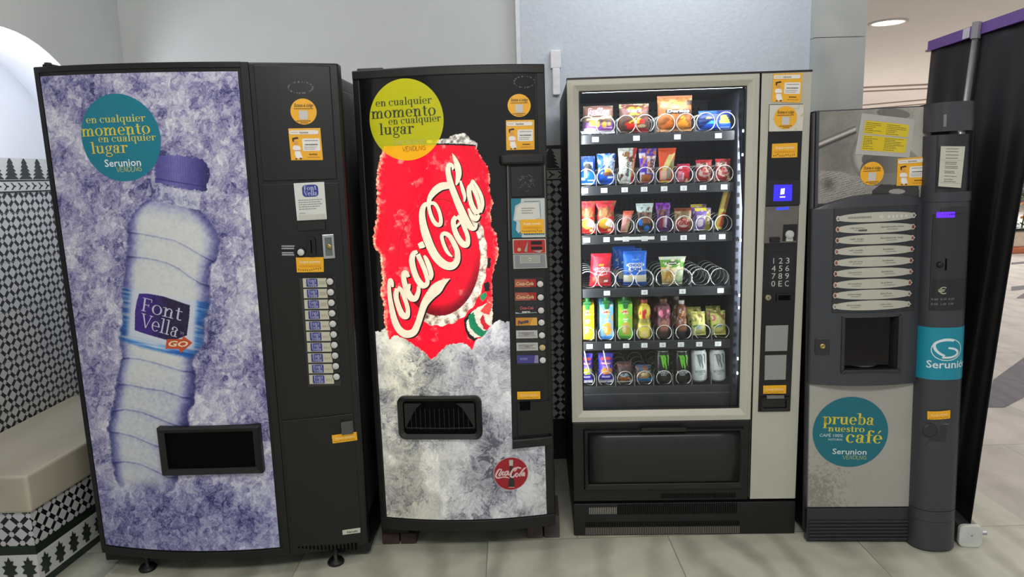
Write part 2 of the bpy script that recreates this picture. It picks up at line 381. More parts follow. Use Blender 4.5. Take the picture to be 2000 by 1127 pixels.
def frieze(name, pos, h0, h1, z0):
    """white band with dark stepped trees above a chain border; pos maps (h, depth, z) to a place"""
    mb = MB(); hs = np.arange(h0, h1, .094)
    def face(p, d, m): mb.add([pos(a, d, b) for a, b in p], [tuple(range(len(p)))], m)
    face([(h0, z0), (h1, z0), (h1, z0+.155), (h0, z0+.155)], 0, 0)
    for a, b in ((z0, z0+.007), (z0+.05, z0+.057)): face([(h0, a), (h1, a), (h1, b), (h0, b)], .001, 1)
    for h in hs:
        L_ = []; zb_, tiers = z0+.06, 5
        for k in range(tiers):
            w0 = .044*(1-k/tiers*.72); zz = zb_+k*.0175; L_ += [(w0, zz), (w0*.99, zz+.004), (w0*.48, zz+.0175)]
        L_.append((.003, zb_+.094)); pts = [(h+a, b) for a, b in L_]+[(h-a, b) for a, b in reversed(L_)]
        face(pts, .001, 2)
        for q in (0, .047):
            x = h+q
            for s in (1, -1): face([(x-.014, z0+.0285+s*.016), (x-.004, z0+.0285+s*.016), (x+.008, z0+.0285+s*.005), (x+.008, z0+.0285-s*.004)][::s], .001, 1)
            face([(x+.004, z0+.025), (x+.02, z0+.025), (x+.02, z0+.032), (x+.004, z0+.032)], .001, 1)
    return struct(name, mb, [TILE_W, TILE_K, TILE_G])
frieze('trim_2', lambda h, d, z: (XB+.006+d, h, z), 2.2, 3.7, 1.472)
struct('wall_back_tiles', MB().box(-1.86, 1.475, 3.53, 3.56, .22, 1.452), TILES_X)
frieze('trim_3', lambda h, d, z: (h, 3.529-d, z), -.45, 1.47, 1.452)
struct('baseboard_back', MB().box(-1.86, 1.475, 3.525, 3.56, 0, .10).box(-1.86, 1.475, 3.525, 3.56, .2, .22).box(-1.86, 1.475, 3.53, 3.56, .10, .20).box(-.45, 1.475, 3.522, 3.56, 1.607, 1.622), TILE_K)

# marble bench built into the niche
bench = empty('bench', Matrix.Translation((-1.95, 2.8, 0)), 'cream marble bench on a patterned tile base in the left alcove', 'bench')
def bxy(x0, x1, y0, y1): return [(x0, y0), (x1, y0), (x1, y1), (x0, y1)]
bo = Vector((-1.95, 2.8, 0))
P4 = [(-2.24, 2.445), (-1.80, 2.447), (-1.72, 3.45), (-2.24, 3.45)]
def bslab(pts, z0, z1, m=0, mb=None):
    mb = mb or MB(); n = len(pts); v = [(x-bo.x, y-bo.y, z) for z in (z0, z1) for x, y in pts]
    return mb.add(v, [tuple(range(n-1, -1, -1)), tuple(range(n, 2*n))]+[(i, (i+1) % n, n+(i+1) % n, n+i) for i in range(n)], m)
def inset(d): return [(P4[0][0], P4[0][1]+d), (P4[1][0]-d, P4[1][1]+d), (P4[2][0]-d, P4[2][1]), P4[3]]
bslab(P4, .303, .449).build('seat', BENCH, bench, bevel=.012, seg=3)
mb = bslab(inset(.012), .0, .303); mb.m[3] = 1; mb.build('base', [TILES_X, TILES_Y], bench)
mb = MB()
for z0, z1, m in ((.135, .17, 1), (.03, .135, 0), (0, .03, 1)): bslab(inset(.009), z0, z1, m, mb)
def side(t, z, d=.0075):   # a point on the long side of the base
    a, b = Vector(inset(d)[1]), Vector(inset(d)[2]); p = a+(b-a)*t; return (p.x-bo.x, p.y-bo.y, z)
def end(t, z, d=.0075):
    a, b = Vector(inset(d)[0]), Vector(inset(d)[1]); p = a+(b-a)*t; return (p.x-bo.x, p.y-bo.y, z)
for fn, L_ in ((side, 1.0), (end, .44)):
    k = int(L_/.072)
    for i in range(k):
        c = (i+.5)/k; w = .03/L_; pts = [(c, .125)]
        S = [(.25, .11), (.6, .112), (.45, .095), (1, .09), (.6, .075), (.95, .06), (.4, .055), (.4, .04)]
        pts = [(c-w*a, z) for a, z in reversed(S)][::-1]; pts = [(c, .128)]+pts+[(c+w*a, z) for a, z in reversed(S)]
        v = [fn(a, z) for a, z in pts]; mb.add(v, [tuple(range(len(v)))], 1)
mb.build('tile_border', [TILE_W, TILE_G], bench)

# wall conduit beside the drinks machine
tag(MB().box(.218, .268, 3.515, 3.545, 1.985, 2.07).box(.226, .262, 3.512, 3.54, 1.86, 1.985).build('cable_conduit', mat('white_conduit', 'dcdce0', .5), bevel=.004),
    'white cable duct on the stucco wall above the red can drinks machine', 'cable duct')

# lobby ceiling: recessed lamp, thin suspended tracks
dl = empty('ceiling_downlight', Matrix.Translation((4.164, 7.985, 3.0)), 'round lit downlight recessed in the lobby ceiling', 'ceiling light')
MB().lathe([(.20, 0), (.20, -.012), (.165, -.016), (.16, 0)], n=36).build('ring', mat('downlight_ring', 'd9d2cc', .5), dl, smooth=True)
MB().lathe([(.0, -.006), (.162, -.006)], n=36).build('lamp', mat('downlight_glow', 'fff8ee', emit=6), dl)
GR = mat('grey_track', 'a39389', .6)
for k, (x0, y0, x1, y1, z, w) in enumerate(((7.0, 14.4, 11.5, 13.6, 2.985, .10), (7.2, 15.2, 11.5, 14.4, 2.985, .05), (8.6, 19.2, 10.6, 17.0, 2.985, .09), (10.6, 17.0, 13.5, 16.4, 2.985, .09), (9.3, 20.6, 11.0, 18.6, 2.985, .05), (5.75, 10.0, 6.6, 9.9, 2.985, .03))):
    d = Vector((x1-x0, y1-y0, 0)); l = d.length; a = math.atan2(d.y, d.x); mb = MB().box(0, l, -w/2, w/2, -.012, .02)
    o = struct('trim_%d' % (4+k), mb, GR); o.location = (x0, y0, z); o.rotation_euler = (0, 0, a)
# dark inlays of the lobby floor
DK = marble('dark_marble', '625e66', '4c4951', None, .6, 2.5)
def inlay(name, px):
    P = [on_plane(x, y, 2, 0.0) for x, y in px]; struct(name, MB().add([(p[0], p[1], .002) for p in P], [tuple(range(len(P)))]), DK)
inlay('trim_11', [(1925, 796), (1962, 796), (2060, 745), (2060, 655), (1940, 742)])
inlay('trim_12', [(1975, 568), (2060, 560), (2060, 552), (1975, 560)])
inlay('trim_13', [(1984, 583), (2060, 585), (2060, 560), (2010, 566)])
inlay('trim_14', [(1975, 517), (2060, 510), (2060, 506), (1975, 513)])
# planter far off in the lobby
pl = empty('planter', Matrix.Translation((8.6, 11.6, 0)), 'leafy green plants in a low terracotta planter far across the lobby', 'planter')
MB().box(-.9, 2.2, -.4, .5, 0, .10).build('base', mat('terracotta', 'b5694a', .7), pl, bevel=.02)
MB().box(-.85, 2.15, -.35, .45, .1, .36).build('planter_box', mat('pale_stone', 'cdbba6', .6), pl, bevel=.02)
MB().box(-.88, 2.18, -.38, .48, .36, .40).build('rim', TILE_K, pl)
mb = MB(); rnd = random.Random(3)
for i in range(420):
    x, y, z = rnd.uniform(-.8, 2.1), rnd.uniform(-.3, .4), .4+abs(rnd.gauss(.25, .45)); a = rnd.uniform(0, 6.28); l = rnd.uniform(.1, .24); w = l*.28
    d = Vector((math.cos(a), math.sin(a), rnd.uniform(-.6, .7))).normalized(); s_ = d.cross(Vector((0, 0, 1))).normalized(); p = Vector((x, y, min(z, 1.5)))
    mb.add([p, p+d*l*.5+s_*w, p+d*l, p+d*l*.5-s_*w], [(0, 1, 2, 3)], 0 if rnd.random() < .8 else 1)
for i in range(14): x, y = rnd.uniform(-.8, 2.1), rnd.uniform(-.3, .4); mb.tube([(x, y, .38), (x+.05, y, .8), (x+.02, y, 1.3)], .012, 5, 2)
mb.build('foliage', [mat('leaf_green', '4f8a3c', .5, var=.3), mat('leaf_orange', 'b87a4a', .6, var=.2), mat('plant_stem', '4c5a33', .7)], pl)

# roll-up banner seen from behind
bn = empty('roll_up_banner', Matrix.Translation((1.755, 2.56, 0)), 'black roll-up banner stand with purple top rail seen from behind at right', 'banner')
DX, DY, HB = .12, .81, 2.035
def bp_(s, z, off=0):
    l = math.hypot(DX, DY); nx, ny = -DY/l, DX/l      # normal to the side facing the machines
    return (s*DX+(.16-.072*s)*z/HB+nx*off, s*DY+ny*off, z)
CL = mat('black_banner_cloth', '17161a', .42, var=.25, scale=9, spec=.35)
def fold(s, t):
    f = .012*math.sin(s*15+.6*math.sin(t*2.1))+.006*math.sin(s*34+1.2+t); return bp_(s, .08+t*(HB-.09), f*(.35+.65*math.sin(math.pi*min(t*1.05, 1))))
MB().sheet(fold, 70, 24).build('fabric', CL, bn, smooth=True, solid=.0015)
mb = MB(); a, b = bp_(-.005, HB-.045), bp_(1.01, HB-.045); w = .011
PUR = mat('purple_rail', '6d4a98', .4); GREY = mat('grey_aluminium', 'aeb0b4', .35, metal=.6)
def bar(s0, s1, z0, z1, w, m):
    v = []
    for z in (z0, z1):
        for s in (s0, s1):
            for o in (w, -w): v.append(bp_(s, z, o))
    mb.add(v, [(0, 1, 3, 2), (4, 6, 7, 5), (0, 4, 5, 1), (2, 3, 7, 6), (0, 2, 6, 4), (1, 5, 7, 3)], m)
bar(-.005, 1.01, HB-.045, HB, .012, 0); mb.build('top_rail', PUR, bn)
mb = MB(); bar(.60, .66, HB-.043, HB-.002, .0135, 0); mb.build('rail_label', mat('pale_label', 'cfc9d4', .5), bn)
MB().tube([bp_(.52, .09, .03), bp_(.52, 1.0, .035), bp_(.52, HB-.02, .022)], .0115, 12).build('pole', GREY, bn, smooth=True)
MB().tube([bp_(.52, HB-.06, .022), bp_(.52, HB+.005, .022)], .018, 12).build('pole_clip', mat('grey_clip', '8d8c92', .5), bn)
cs = rrect(-.040, .040, 0, .088, .02, 4); l = math.hypot(DX, DY); tx, ty = DX/l, DY/l
def case(y0, y1, grow, m, mbx):
    pts = [(x*(1+grow), z*(1+grow*.5)) for x, z in cs]
    mbx.add([(tx*y+ -(-ty)*0 + ty*x, ty*y-tx*x, z) for y in (y0, y1) for x, z in pts], [tuple(range(len(pts))), tuple(range(2*len(pts)-1, len(pts)-1, -1))]+[(i, len(pts)+i, len(pts)+(i+1) % len(pts), (i+1) % len(pts)) for i in range(len(pts))], m); return mbx
case(.0, .85, 0, 0, MB()).build('base_cassette', mat('dark_aluminium', '6a6b6c', .35, metal=.7), bn)
e_ = case(-.02, .0, .06, 0, MB()).build('end_cap', mat('white_end_cap', 'c9ccc6', .5), bn, bevel=.004)
MB().tube([(.040, -.012, .055), (.060, -.012, .055)], .008, 8).build('thumb_screw', GREY, bn); MB().tube([(0, -.0215, .05), (0, -.019, .05)], .004, 8).build('screw', GREY, bn)

# ================================================================== PRINTS AND STICKERS
def ink(c):
    k = {'chrome': lambda: mat('chrome', 'c4c5c6', .22, metal=1, var=.05), 'glass': lambda: glass('clear_glass')}
    return k[c]() if c in k else mat('ink_'+c, c, .38, var=.03, scale=60)
def finish(mb, name, parent=None, fr=None, **k):
    """link a mesh whose faces carry ink colours; lay it on a bowed front"""
    names = []
    for c in mb.m:
        if c not in names: names.append(c)
    mb.m = [names.index(c) for c in mb.m]
    if fr is not None and fr.bow: mb.warp(lambda x, y, z: (x, y+float(fr.yf(x)), z))
    return mb.build(name, [ink(c) if isinstance(c, str) else c for c in names], parent, **k)
class Quad:
    """a printed rectangle on a front: unit square -> face, from its four measured corners bl, br, tr, tl"""
    def __init__(s, fr, px, dep=0.0, y=None):
        s.c = [fr.L(*p, dep) for p in px] if fr is not None else px; s.y = dep if y is None else y
    @classmethod
    def box(cls, fr, x0, x1, y0, y1, dep=0.0, y=None):
        """from a measured box, squared up on the face"""
        a = fr.L(x0, y1, dep); b = fr.L(x1, y1, dep); c = fr.L(x1, y0, dep); d = fr.L(x0, y0, dep)
        u0, u1 = (a[0]+d[0])/2, (b[0]+c[0])/2; v0, v1 = (a[1]+b[1])/2, (c[1]+d[1])/2
        return cls(None, [(u0, v0), (u1, v0), (u1, v1), (u0, v1)], dep, y)
    def m(s, a, b):
        p = [np.array(q) for q in s.c]; q = p[0]*(1-a)*(1-b)+p[1]*a*(1-b)+p[2]*a*b+p[3]*(1-a)*b; return float(q[0]), float(q[1])
    @property
    def ext(s):
        p = [np.array(q) for q in s.c]; return np.hypot(*(p[1]-p[0])), np.hypot(*(p[3]-p[0]))
    def poly(s, mb, pts, c, k=1): mb.flat([s.m(*p) for p in pts], s.y-.0007*k, c)
    def rect(s, mb, c, x0=0, x1=1, y0=0, y1=1, k=1, r=0):
        if r:
            w, h = s.ext; s.poly(mb, [(a/w, b/h) for a, b in rrect(x0*w, x1*w, y0*h, y1*h, r)], c, k)
        else:
            n = max(1, min(8, int((x1-x0)*s.ext[0]/.012)))
            for i in range(n): a, b = x0+(x1-x0)*i/n, x0+(x1-x0)*(i+1)/n; s.poly(mb, [(a, y0), (b, y0), (b, y1), (a, y1)], c, k)
    def slab(s, mb, c, th=.004):
        mb.prism(s.c, s.y-th, s.y, c)
    def text(s, mb, pw, c, x0, x1, y, h, k=2, slope=0):
        """lettering from x0 to x1 on baseline y with unit height h (all in the unit square)"""
        P, w = pw
        for p in P: mb.flat([s.m(x0+(a/w)*(x1-x0), y+b*h+slope*(a/w)) for a, b in p], s.y-.0007*k, c)
    def lines(s, mb, c, x0, x1, ys, h, k=2, seed=1, ragged=.3):
        """rows of print too small to read: word-long dashes"""
        rn = random.Random(seed); w, hh = s.ext
        for y in ys:
            x = x0; e = x1-rn.random()*ragged*(x1-x0)
            while x < e:
                l = rn.uniform(.05, .13)*(x1-x0); s.rect(mb, c, x, min(x+l, x1), y, y+h, k); x += l+.02*(x1-x0)
def tpx(fr, mb, pw, c, A, B, unit, k=2, dep=0.0):
    """lettering whose baseline runs between two measured points; unit = font unit in photo pixels"""
    a, b = fr.L(*A, dep), fr.L(*B, dep); d = np.hypot(b[0]-a[0], b[1]-a[1]); ppm = math.hypot(B[0]-A[0], B[1]-A[1])/d
    P, w = pw; put(mb, pw, c, dep-.0005*k, a[0], a[1], unit/ppm, sx=d/w, rot=math.atan2(b[1]-a[1], b[0]-a[0]))
def local(fr, pts, dep=0): return [fr.L(*p, dep) for p in pts]
def disc_px(fr, mb, cx, cy, rx, ry, c, k=1, dep=0, n=48, rings=6):
    (u, v), (u2, _), (_, v2) = fr.L(cx, cy, dep), fr.L(cx+rx, cy, dep), fr.L(cx, cy-ry, dep)
    mb.disc(u, v, abs(u2-u), dep-.0005*k, c, n, rings, abs(v2-v))

YEL = 'f0b020'
def code_sticker(fr, cx, cy, r, parent, dep=0.0, mb=None, k=1):
    own = mb is None; mb = mb or MB(); disc_px(fr, mb, cx, cy, r, r, YEL, k, dep)
    tpx(fr, mb, sans('Escanea el código', .012, .25), '33281a', (cx-r*.72, cy-r*.36), (cx+r*.74, cy-r*.36), r*.40, k+1, dep)
    q = Quad.box(fr, cx-r*.34, cx+r*.32, cy-r*.08, cy+r*.6, dep); q.rect(mb, 'c9c6c2', k=k+1)
    for a, b, y in ((-.75, .75, -.22), (-.55, .55, .72), (-.25, .35, .86)):
        q = Quad.box(fr, cx+a*r, cx+b*r, cy+y*r-r*.035, cy+y*r+r*.035, dep); q.lines(mb, '7a5a20', 0, 1, [0], 1, k+1, ragged=0, seed=int(9+y*9))
    if own: return finish(mb, 'code_sticker', parent, fr)
def info_sticker(fr, px, parent, dep=0.0, word='Importante'):
    q = Quad(fr, px, dep); mb = MB(); q.rect(mb, 'eeb23a'); w, h = q.ext; q.rect(mb, YEL, .0, 1, 0, .78, 2)
    q.rect(mb, 'e9e4da', .02, .93, .81, .94, 3, r=h*.05); q.text(mb, sans(word, .015), '6b5b45', .34, .62, .845, .085, 4); q.rect(mb, 'b9a98e', .06, .28, .87, .885, 4)
    q.rect(mb, 'e9e6e0', .40, .95, .29, .68, 3, r=h*.04)
    q.lines(mb, '8a8a90', .48, .90, (.60,), .025, 4, 3); q.lines(mb, '55565c', .48, .92, (.47,), .035, 4, 4); q.lines(mb, '9a9aa0', .45, .92, (.40, .34), .02, 4, 5)
    q.lines(mb, '6a4a1a', .58, .84, (.16,), .04, 3, 6, 0); q.lines(mb, 'a5761c', .52, .92, (.08,), .02, 3, 7, 0)
    # a waiter drawn in plain flat shapes
    q.poly(mb, [(.14, .60), (.26, .60), (.27, .52), (.20, .46), (.14, .52)], 'd99a50', 3)
    q.poly(mb, [(.10, .70), (.27, .73), (.30, .68), (.15, .655), (.14, .57), (.10, .60)], '33231c', 4)
    q.poly(mb, [(.16, .47), (.25, .47), (.32, .43), (.34, .34), (.27, .31), (.13, .31), (.08, .36), (.10, .44)], 'ece9e4', 3)
    q.poly(mb, [(.14, .30), (.30, .30), (.37, .08), (.20, .05), (.13, .16)], 'efece8', 3); q.rect(mb, 'c4704a', .14, .3, .295, .315, 4)
    q.rect(mb, '5a4638', .14, .20, .02, .06, 3); q.rect(mb, '5a4638', .28, .34, .02, .08, 3)
    return finish(mb, 'info_sticker', parent, fr)
def coin_sticker(fr, px, parent, dep=0.0, word='Acepta monedas', tall=True):
    q = Quad(fr, px, dep); mb = MB(); q.rect(mb, 'efb01e'); q.text(mb, sans(word, .01), 'f6e9c6', .13, .87, .62 if tall else .45, .26, 2)
    if tall: q.lines(mb, 'd99410', .1, .9, (.34, .42), .05, 2, 4, 0)
    rn = random.Random(len(px)+int(px[0][0]))
    for i in range(11):
        x = .06+.08*i; y = rn.uniform(.08, .2); q.rect(mb, '7a5310', x, x+.035, y, y+.09, 2)
    return finish(mb, 'coin_sticker', parent, fr)

# ------------------------------------------------------------------ printed picture panels (numpy -> colour attribute)
def _hash(ix, iy, s):
    h = (ix*374761393+iy*668265263+s*1442695041) & 0xffffffff; h = ((h ^ (h >> 13))*1274126177) & 0xffffffff; return ((h ^ (h >> 16)) & 0xffff)/65535.0
def vnoise(x, y, s=0):
    ix, iy = np.floor(x).astype(np.int64), np.floor(y).astype(np.int64); fx, fy = x-ix, y-iy; fx = fx*fx*(3-2*fx); fy = fy*fy*(3-2*fy)
    return (_hash(ix, iy, s)*(1-fx)+_hash(ix+1, iy, s)*fx)*(1-fy)+(_hash(ix, iy+1, s)*(1-fx)+_hash(ix+1, iy+1, s)*fx)*fy
def fbm(x, y, s=0, o=5):
    t = 0; a = .5; n = 0
    for i in range(o): t = t+a*vnoise(x, y, s+i*17); n += a; a *= .55; x, y = x*2.03+3.1, y*2.03+1.7
    return t/n
def inside(x, y, poly):
    r = np.zeros(x.shape, bool); n = len(poly)
    for i in range(n):
        (x1, y1), (x2, y2) = poly[i], poly[(i+1) % n]
        if y1 == y2: continue
        r ^= ((y1 > y) != (y2 > y)) & (x < (x2-x1)*(y-y1)/(y2-y1)+x1)
    return r
def ramp(t, stops):
    k = [s[0] for s in stops]; C = np.array([s[1] for s in stops], float)/255
    return np.stack([np.interp(t, k, C[:, i]) for i in range(3)], -1)
def mixc(a, b, w): return a*(1-w[..., None])+b*w[..., None]
def rgb(*c): return np.array(c, float)/255
def sstep(a, b, x): t = np.clip((x-a)/(b-a), 0, 1); return t*t*(3-2*t)
def cells(x, y, s):
    """nearest and second nearest of scattered points: (edge distance, tone of the cell, direction)"""
    ix, iy = np.floor(x).astype(np.int64), np.floor(y).astype(np.int64); d1 = np.full(x.shape, 9.0); d2 = d1.copy(); tone = np.zeros(x.shape); dr = np.zeros(x.shape)
    for i in (-1, 0, 1):
        for j in (-1, 0, 1):
            cx, cy = ix+i, iy+j; d = np.hypot(cx+.1+.8*_hash(cx, cy, s)-x, cy+.1+.8*_hash(cx, cy, s+1)-y); c = d < d1
            d2 = np.where(c, d1, np.minimum(d2, d)); tone = np.where(c, _hash(cx, cy, s+2), tone); dr = np.where(c, _hash(cx, cy, s+3)*6.283, dr); d1 = np.where(c, d, d1)
    return d2-d1, tone, dr
def ice(x, y, s, stops, chunk=26, flake=8, k=(.30, .34, .42, .55)):
    """crushed ice: big lumps, small flakes with streaks running across each, fine grain"""
    wx, wy = fbm(x/17, y/17, s, 4)-.5, fbm(x/17+9, y/17+4, s+3, 4)-.5
    e1, t1, _ = cells(x/chunk+wx*1.5, y/chunk*.85+wy*1.5, s+20); e2, t2, a2 = cells(x/flake+wx*2.6, y/flake*.8+wy*2.6, s+30)
    st = vnoise((x*np.cos(a2)+y*np.sin(a2))/2.1+t2*50, (-x*np.sin(a2)+y*np.cos(a2))/11, s+40); g = vnoise(x/1.6, y/1.6, s+50); m = fbm(x/60, y/60, s+60, 4)
    t = .56+k[0]*(t1-.5)*.9+k[1]*(t2-.5)+k[2]*(st-.5)*.8+.22*(g-.5)+k[3]*(m-.5)*1.6-.20*np.exp(-(e1/.07)**2)*(m < .55)-.07*np.exp(-(e2/.10)**2)
    return ramp(np.clip(t, 0, 1), stops)
def picture(name, parent, fr, u0, u1, v0, v1, res, paint, material, off=-.0035, hole=None):
    nu, nv = int((u1-u0)/res), int((v1-v0)/res)
    U, V = np.meshgrid(np.linspace(u0, u1, nu+1), np.linspace(v0, v1, nv+1)); Y = fr.yf(U)+off if fr.bow else np.full_like(U, off)
    px, py = fr.pix(U, Y, V); col, glow = paint(px, py)
    col = np.clip(col, 0, 1); L_ = np.where(col <= .04045, col/12.92, ((col+.055)/1.055)**2.4)
    me = bpy.data.meshes.new(name); n = (nu+1)*(nv+1)
    I = np.arange(n).reshape(nv+1, nu+1); q = np.stack([I[:-1, :-1], I[:-1, 1:], I[1:, 1:], I[1:, :-1]], -1).reshape(-1, 4); nf = len(q)
    me.vertices.add(n); me.vertices.foreach_set('co', np.stack([U, Y, V], -1).astype(np.float32).ravel())
    me.loops.add(nf*4); me.loops.foreach_set('vertex_index', q.astype(np.int32).ravel())
    me.polygons.add(nf); me.polygons.foreach_set('loop_start', np.arange(nf, dtype=np.int32)*4)
    me.polygons.foreach_set('use_smooth', np.ones(nf, bool))
    me.update(calc_edges=True)
    for an, val in (('print', L_), ('glow', np.repeat((np.zeros(px.shape) if glow is None else glow)[..., None], 3, -1))):
        if an == 'glow' and glow is None: continue
        at = me.color_attributes.new(an, 'FLOAT_COLOR', 'POINT')
        at.data.foreach_set('color', np.concatenate([val, np.ones(val.shape[:2]+(1,))], -1).astype(np.float32).ravel())
    me.materials.append(material); o = bpy.data.objects.new(name, me); COL.objects.link(o); o.parent = parent; return o
def glow_mat(name, strength, rough=.2):
    m = mat(name, '000000', rough, var=.02, attr='print'); t = m.node_tree; b = t.nodes['Principled BSDF']
    g = nd(t, 'ShaderNodeVertexColor', layer_name='glow'); p = nd(t, 'ShaderNodeVertexColor', layer_name='print')
    mx = nd(t, 'ShaderNodeMix', data_type='RGBA', blend_type='MULTIPLY'); mx.inputs[0].default_value = 1
    t.links.new(g.outputs[0], mx.inputs[6]); t.links.new(p.outputs[0], mx.inputs[7]); t.links.new(mx.outputs[2], b.inputs['Emission Color']); b.inputs['Emission Strength'].default_value = strength
    return m

# ------------------------------------------------------------------ machine helpers
M1 = Frame(-1.62176, 2.5526, .035, .02639, .032651, .010555, .08, 1.02634)
CK = Frame(-.55496, 2.64952, .10, -.03017, -.010603, -.002896, .045, .70155)
SN = Frame(.22611, 2.72182, 0, -.03838, .005248, .000667)
CF = Frame(1.14804, 2.61746, .02, -.07667, -.020749, -.012683)
BLACK = mat('black_enamel', '0b0b0c', .38, var=.18, scale=14, bump=.04, bscale=220)
BLACKM = mat('black_plastic', '0a0a0b', .5, var=.2, scale=20)
DARK = mat('deep_black', '030303', .8, spec=.1)
CHROME = mat('chrome', 'c4c5c6', .22, metal=1, var=.05)
def plan(mb, fr, u0, u1, v0, v1, y0, y1, m=0, n=16, backflat=None):
    """plate that follows the bowed front"""
    us = [u0+(u1-u0)*i/n for i in range(n+1)]; f = [(u, float(fr.yf(u))+y0) for u in us]; b = [(u, (float(fr.yf(u))+y1) if backflat is None else backflat) for u in us[::-1]]
    p = f+b; k = len(p); vs = [(x, y, z) for z in (v0, v1) for x, y in p]
    fs = [(i, (i+1) % k, k+(i+1) % k, k+i) for i in range(k)]
    for i in range(n): fs += [(2*n+1-i, 2*n-i, i+1, i), (k+i, k+i+1, k+2*n-i, k+2*n+1-i)]
    return mb.add(vs, fs, m)
def px_plate(mb, fr, x0, x1, y0, y1, th, m=0, y=0.0, n=6):
    q = Quad.box(fr, x0, x1, y0, y1); (a, b), (c, d) = q.c[0], q.c[2]; plan(mb, fr, a, c, b, d, y-th, y, m, n); return mb

# ================================================================== WATER MACHINE
SIDE_ = mat('side_panel_sheen', '3c3d40', .3, var=.2, scale=12, bump=.3)  # reflection on the black cabinet side put into a greyer colour
m1 = empty('vending_machine', M1.M, 'tall black water vending machine with a blue bottle on ice, at far left', 'vending machine', )
H1 = 1.858
MB().box(.02, 1.005, .035, .80, .055, H1-.03).build('cabinet', BLACK, m1, bevel=.012)
plan(MB(), M1, 0, 1.026, .045, H1, 0, 0, 0, 40, backflat=.05).build('door', BLACK, m1, bevel=.006)
mb = MB(); plan(mb, M1, -.002, .018, .06, H1+.001, -.004, .02, 0, 2); plan(mb, M1, -.001, .72, H1-.018, H1+.002, -.004, .02, 0, 20); plan(mb, M1, .715, .742, .06, H1+.001, -.006, .02, 0, 3); plan(mb, M1, .0, .742, .05, .082, -.005, .02, 0, 20)
mb.build('door_frame', BLACKM, m1, bevel=.003)
MB().box(-.005, 1.03, .02, .78, .0, .04).build('base_tray', BLACKM, m1, bevel=.006)
MB().box(1.004, 1.009, .13, .72, .10, H1-.08).build('side_panel', SIDE_, m1, bevel=.002)
mb = MB().box(.015, .05, .02, .06, H1, H1+.014); mb.tube([(.03, .03, H1), (.03, .03, H1+.02)], .012, 10); mb.build('hinge', BLACKM, m1, bevel=.003)
for x, y in ((286, 1112), (655, 1100)):
    P = on_plane(x, y, 2, .006); q = M1.M.inverted() @ Vector((P[0], P[1], 0)); 
    fo = MB().lathe([(0, 0), (.031, 0), (.033, .007), (.028, .016), (.009, .019), (.009, .065)], (0, 0, 0), n=20).build('foot', [BLACKM], m1, smooth=True)
    fo.location = (q.x, q.y+.012, q.z)
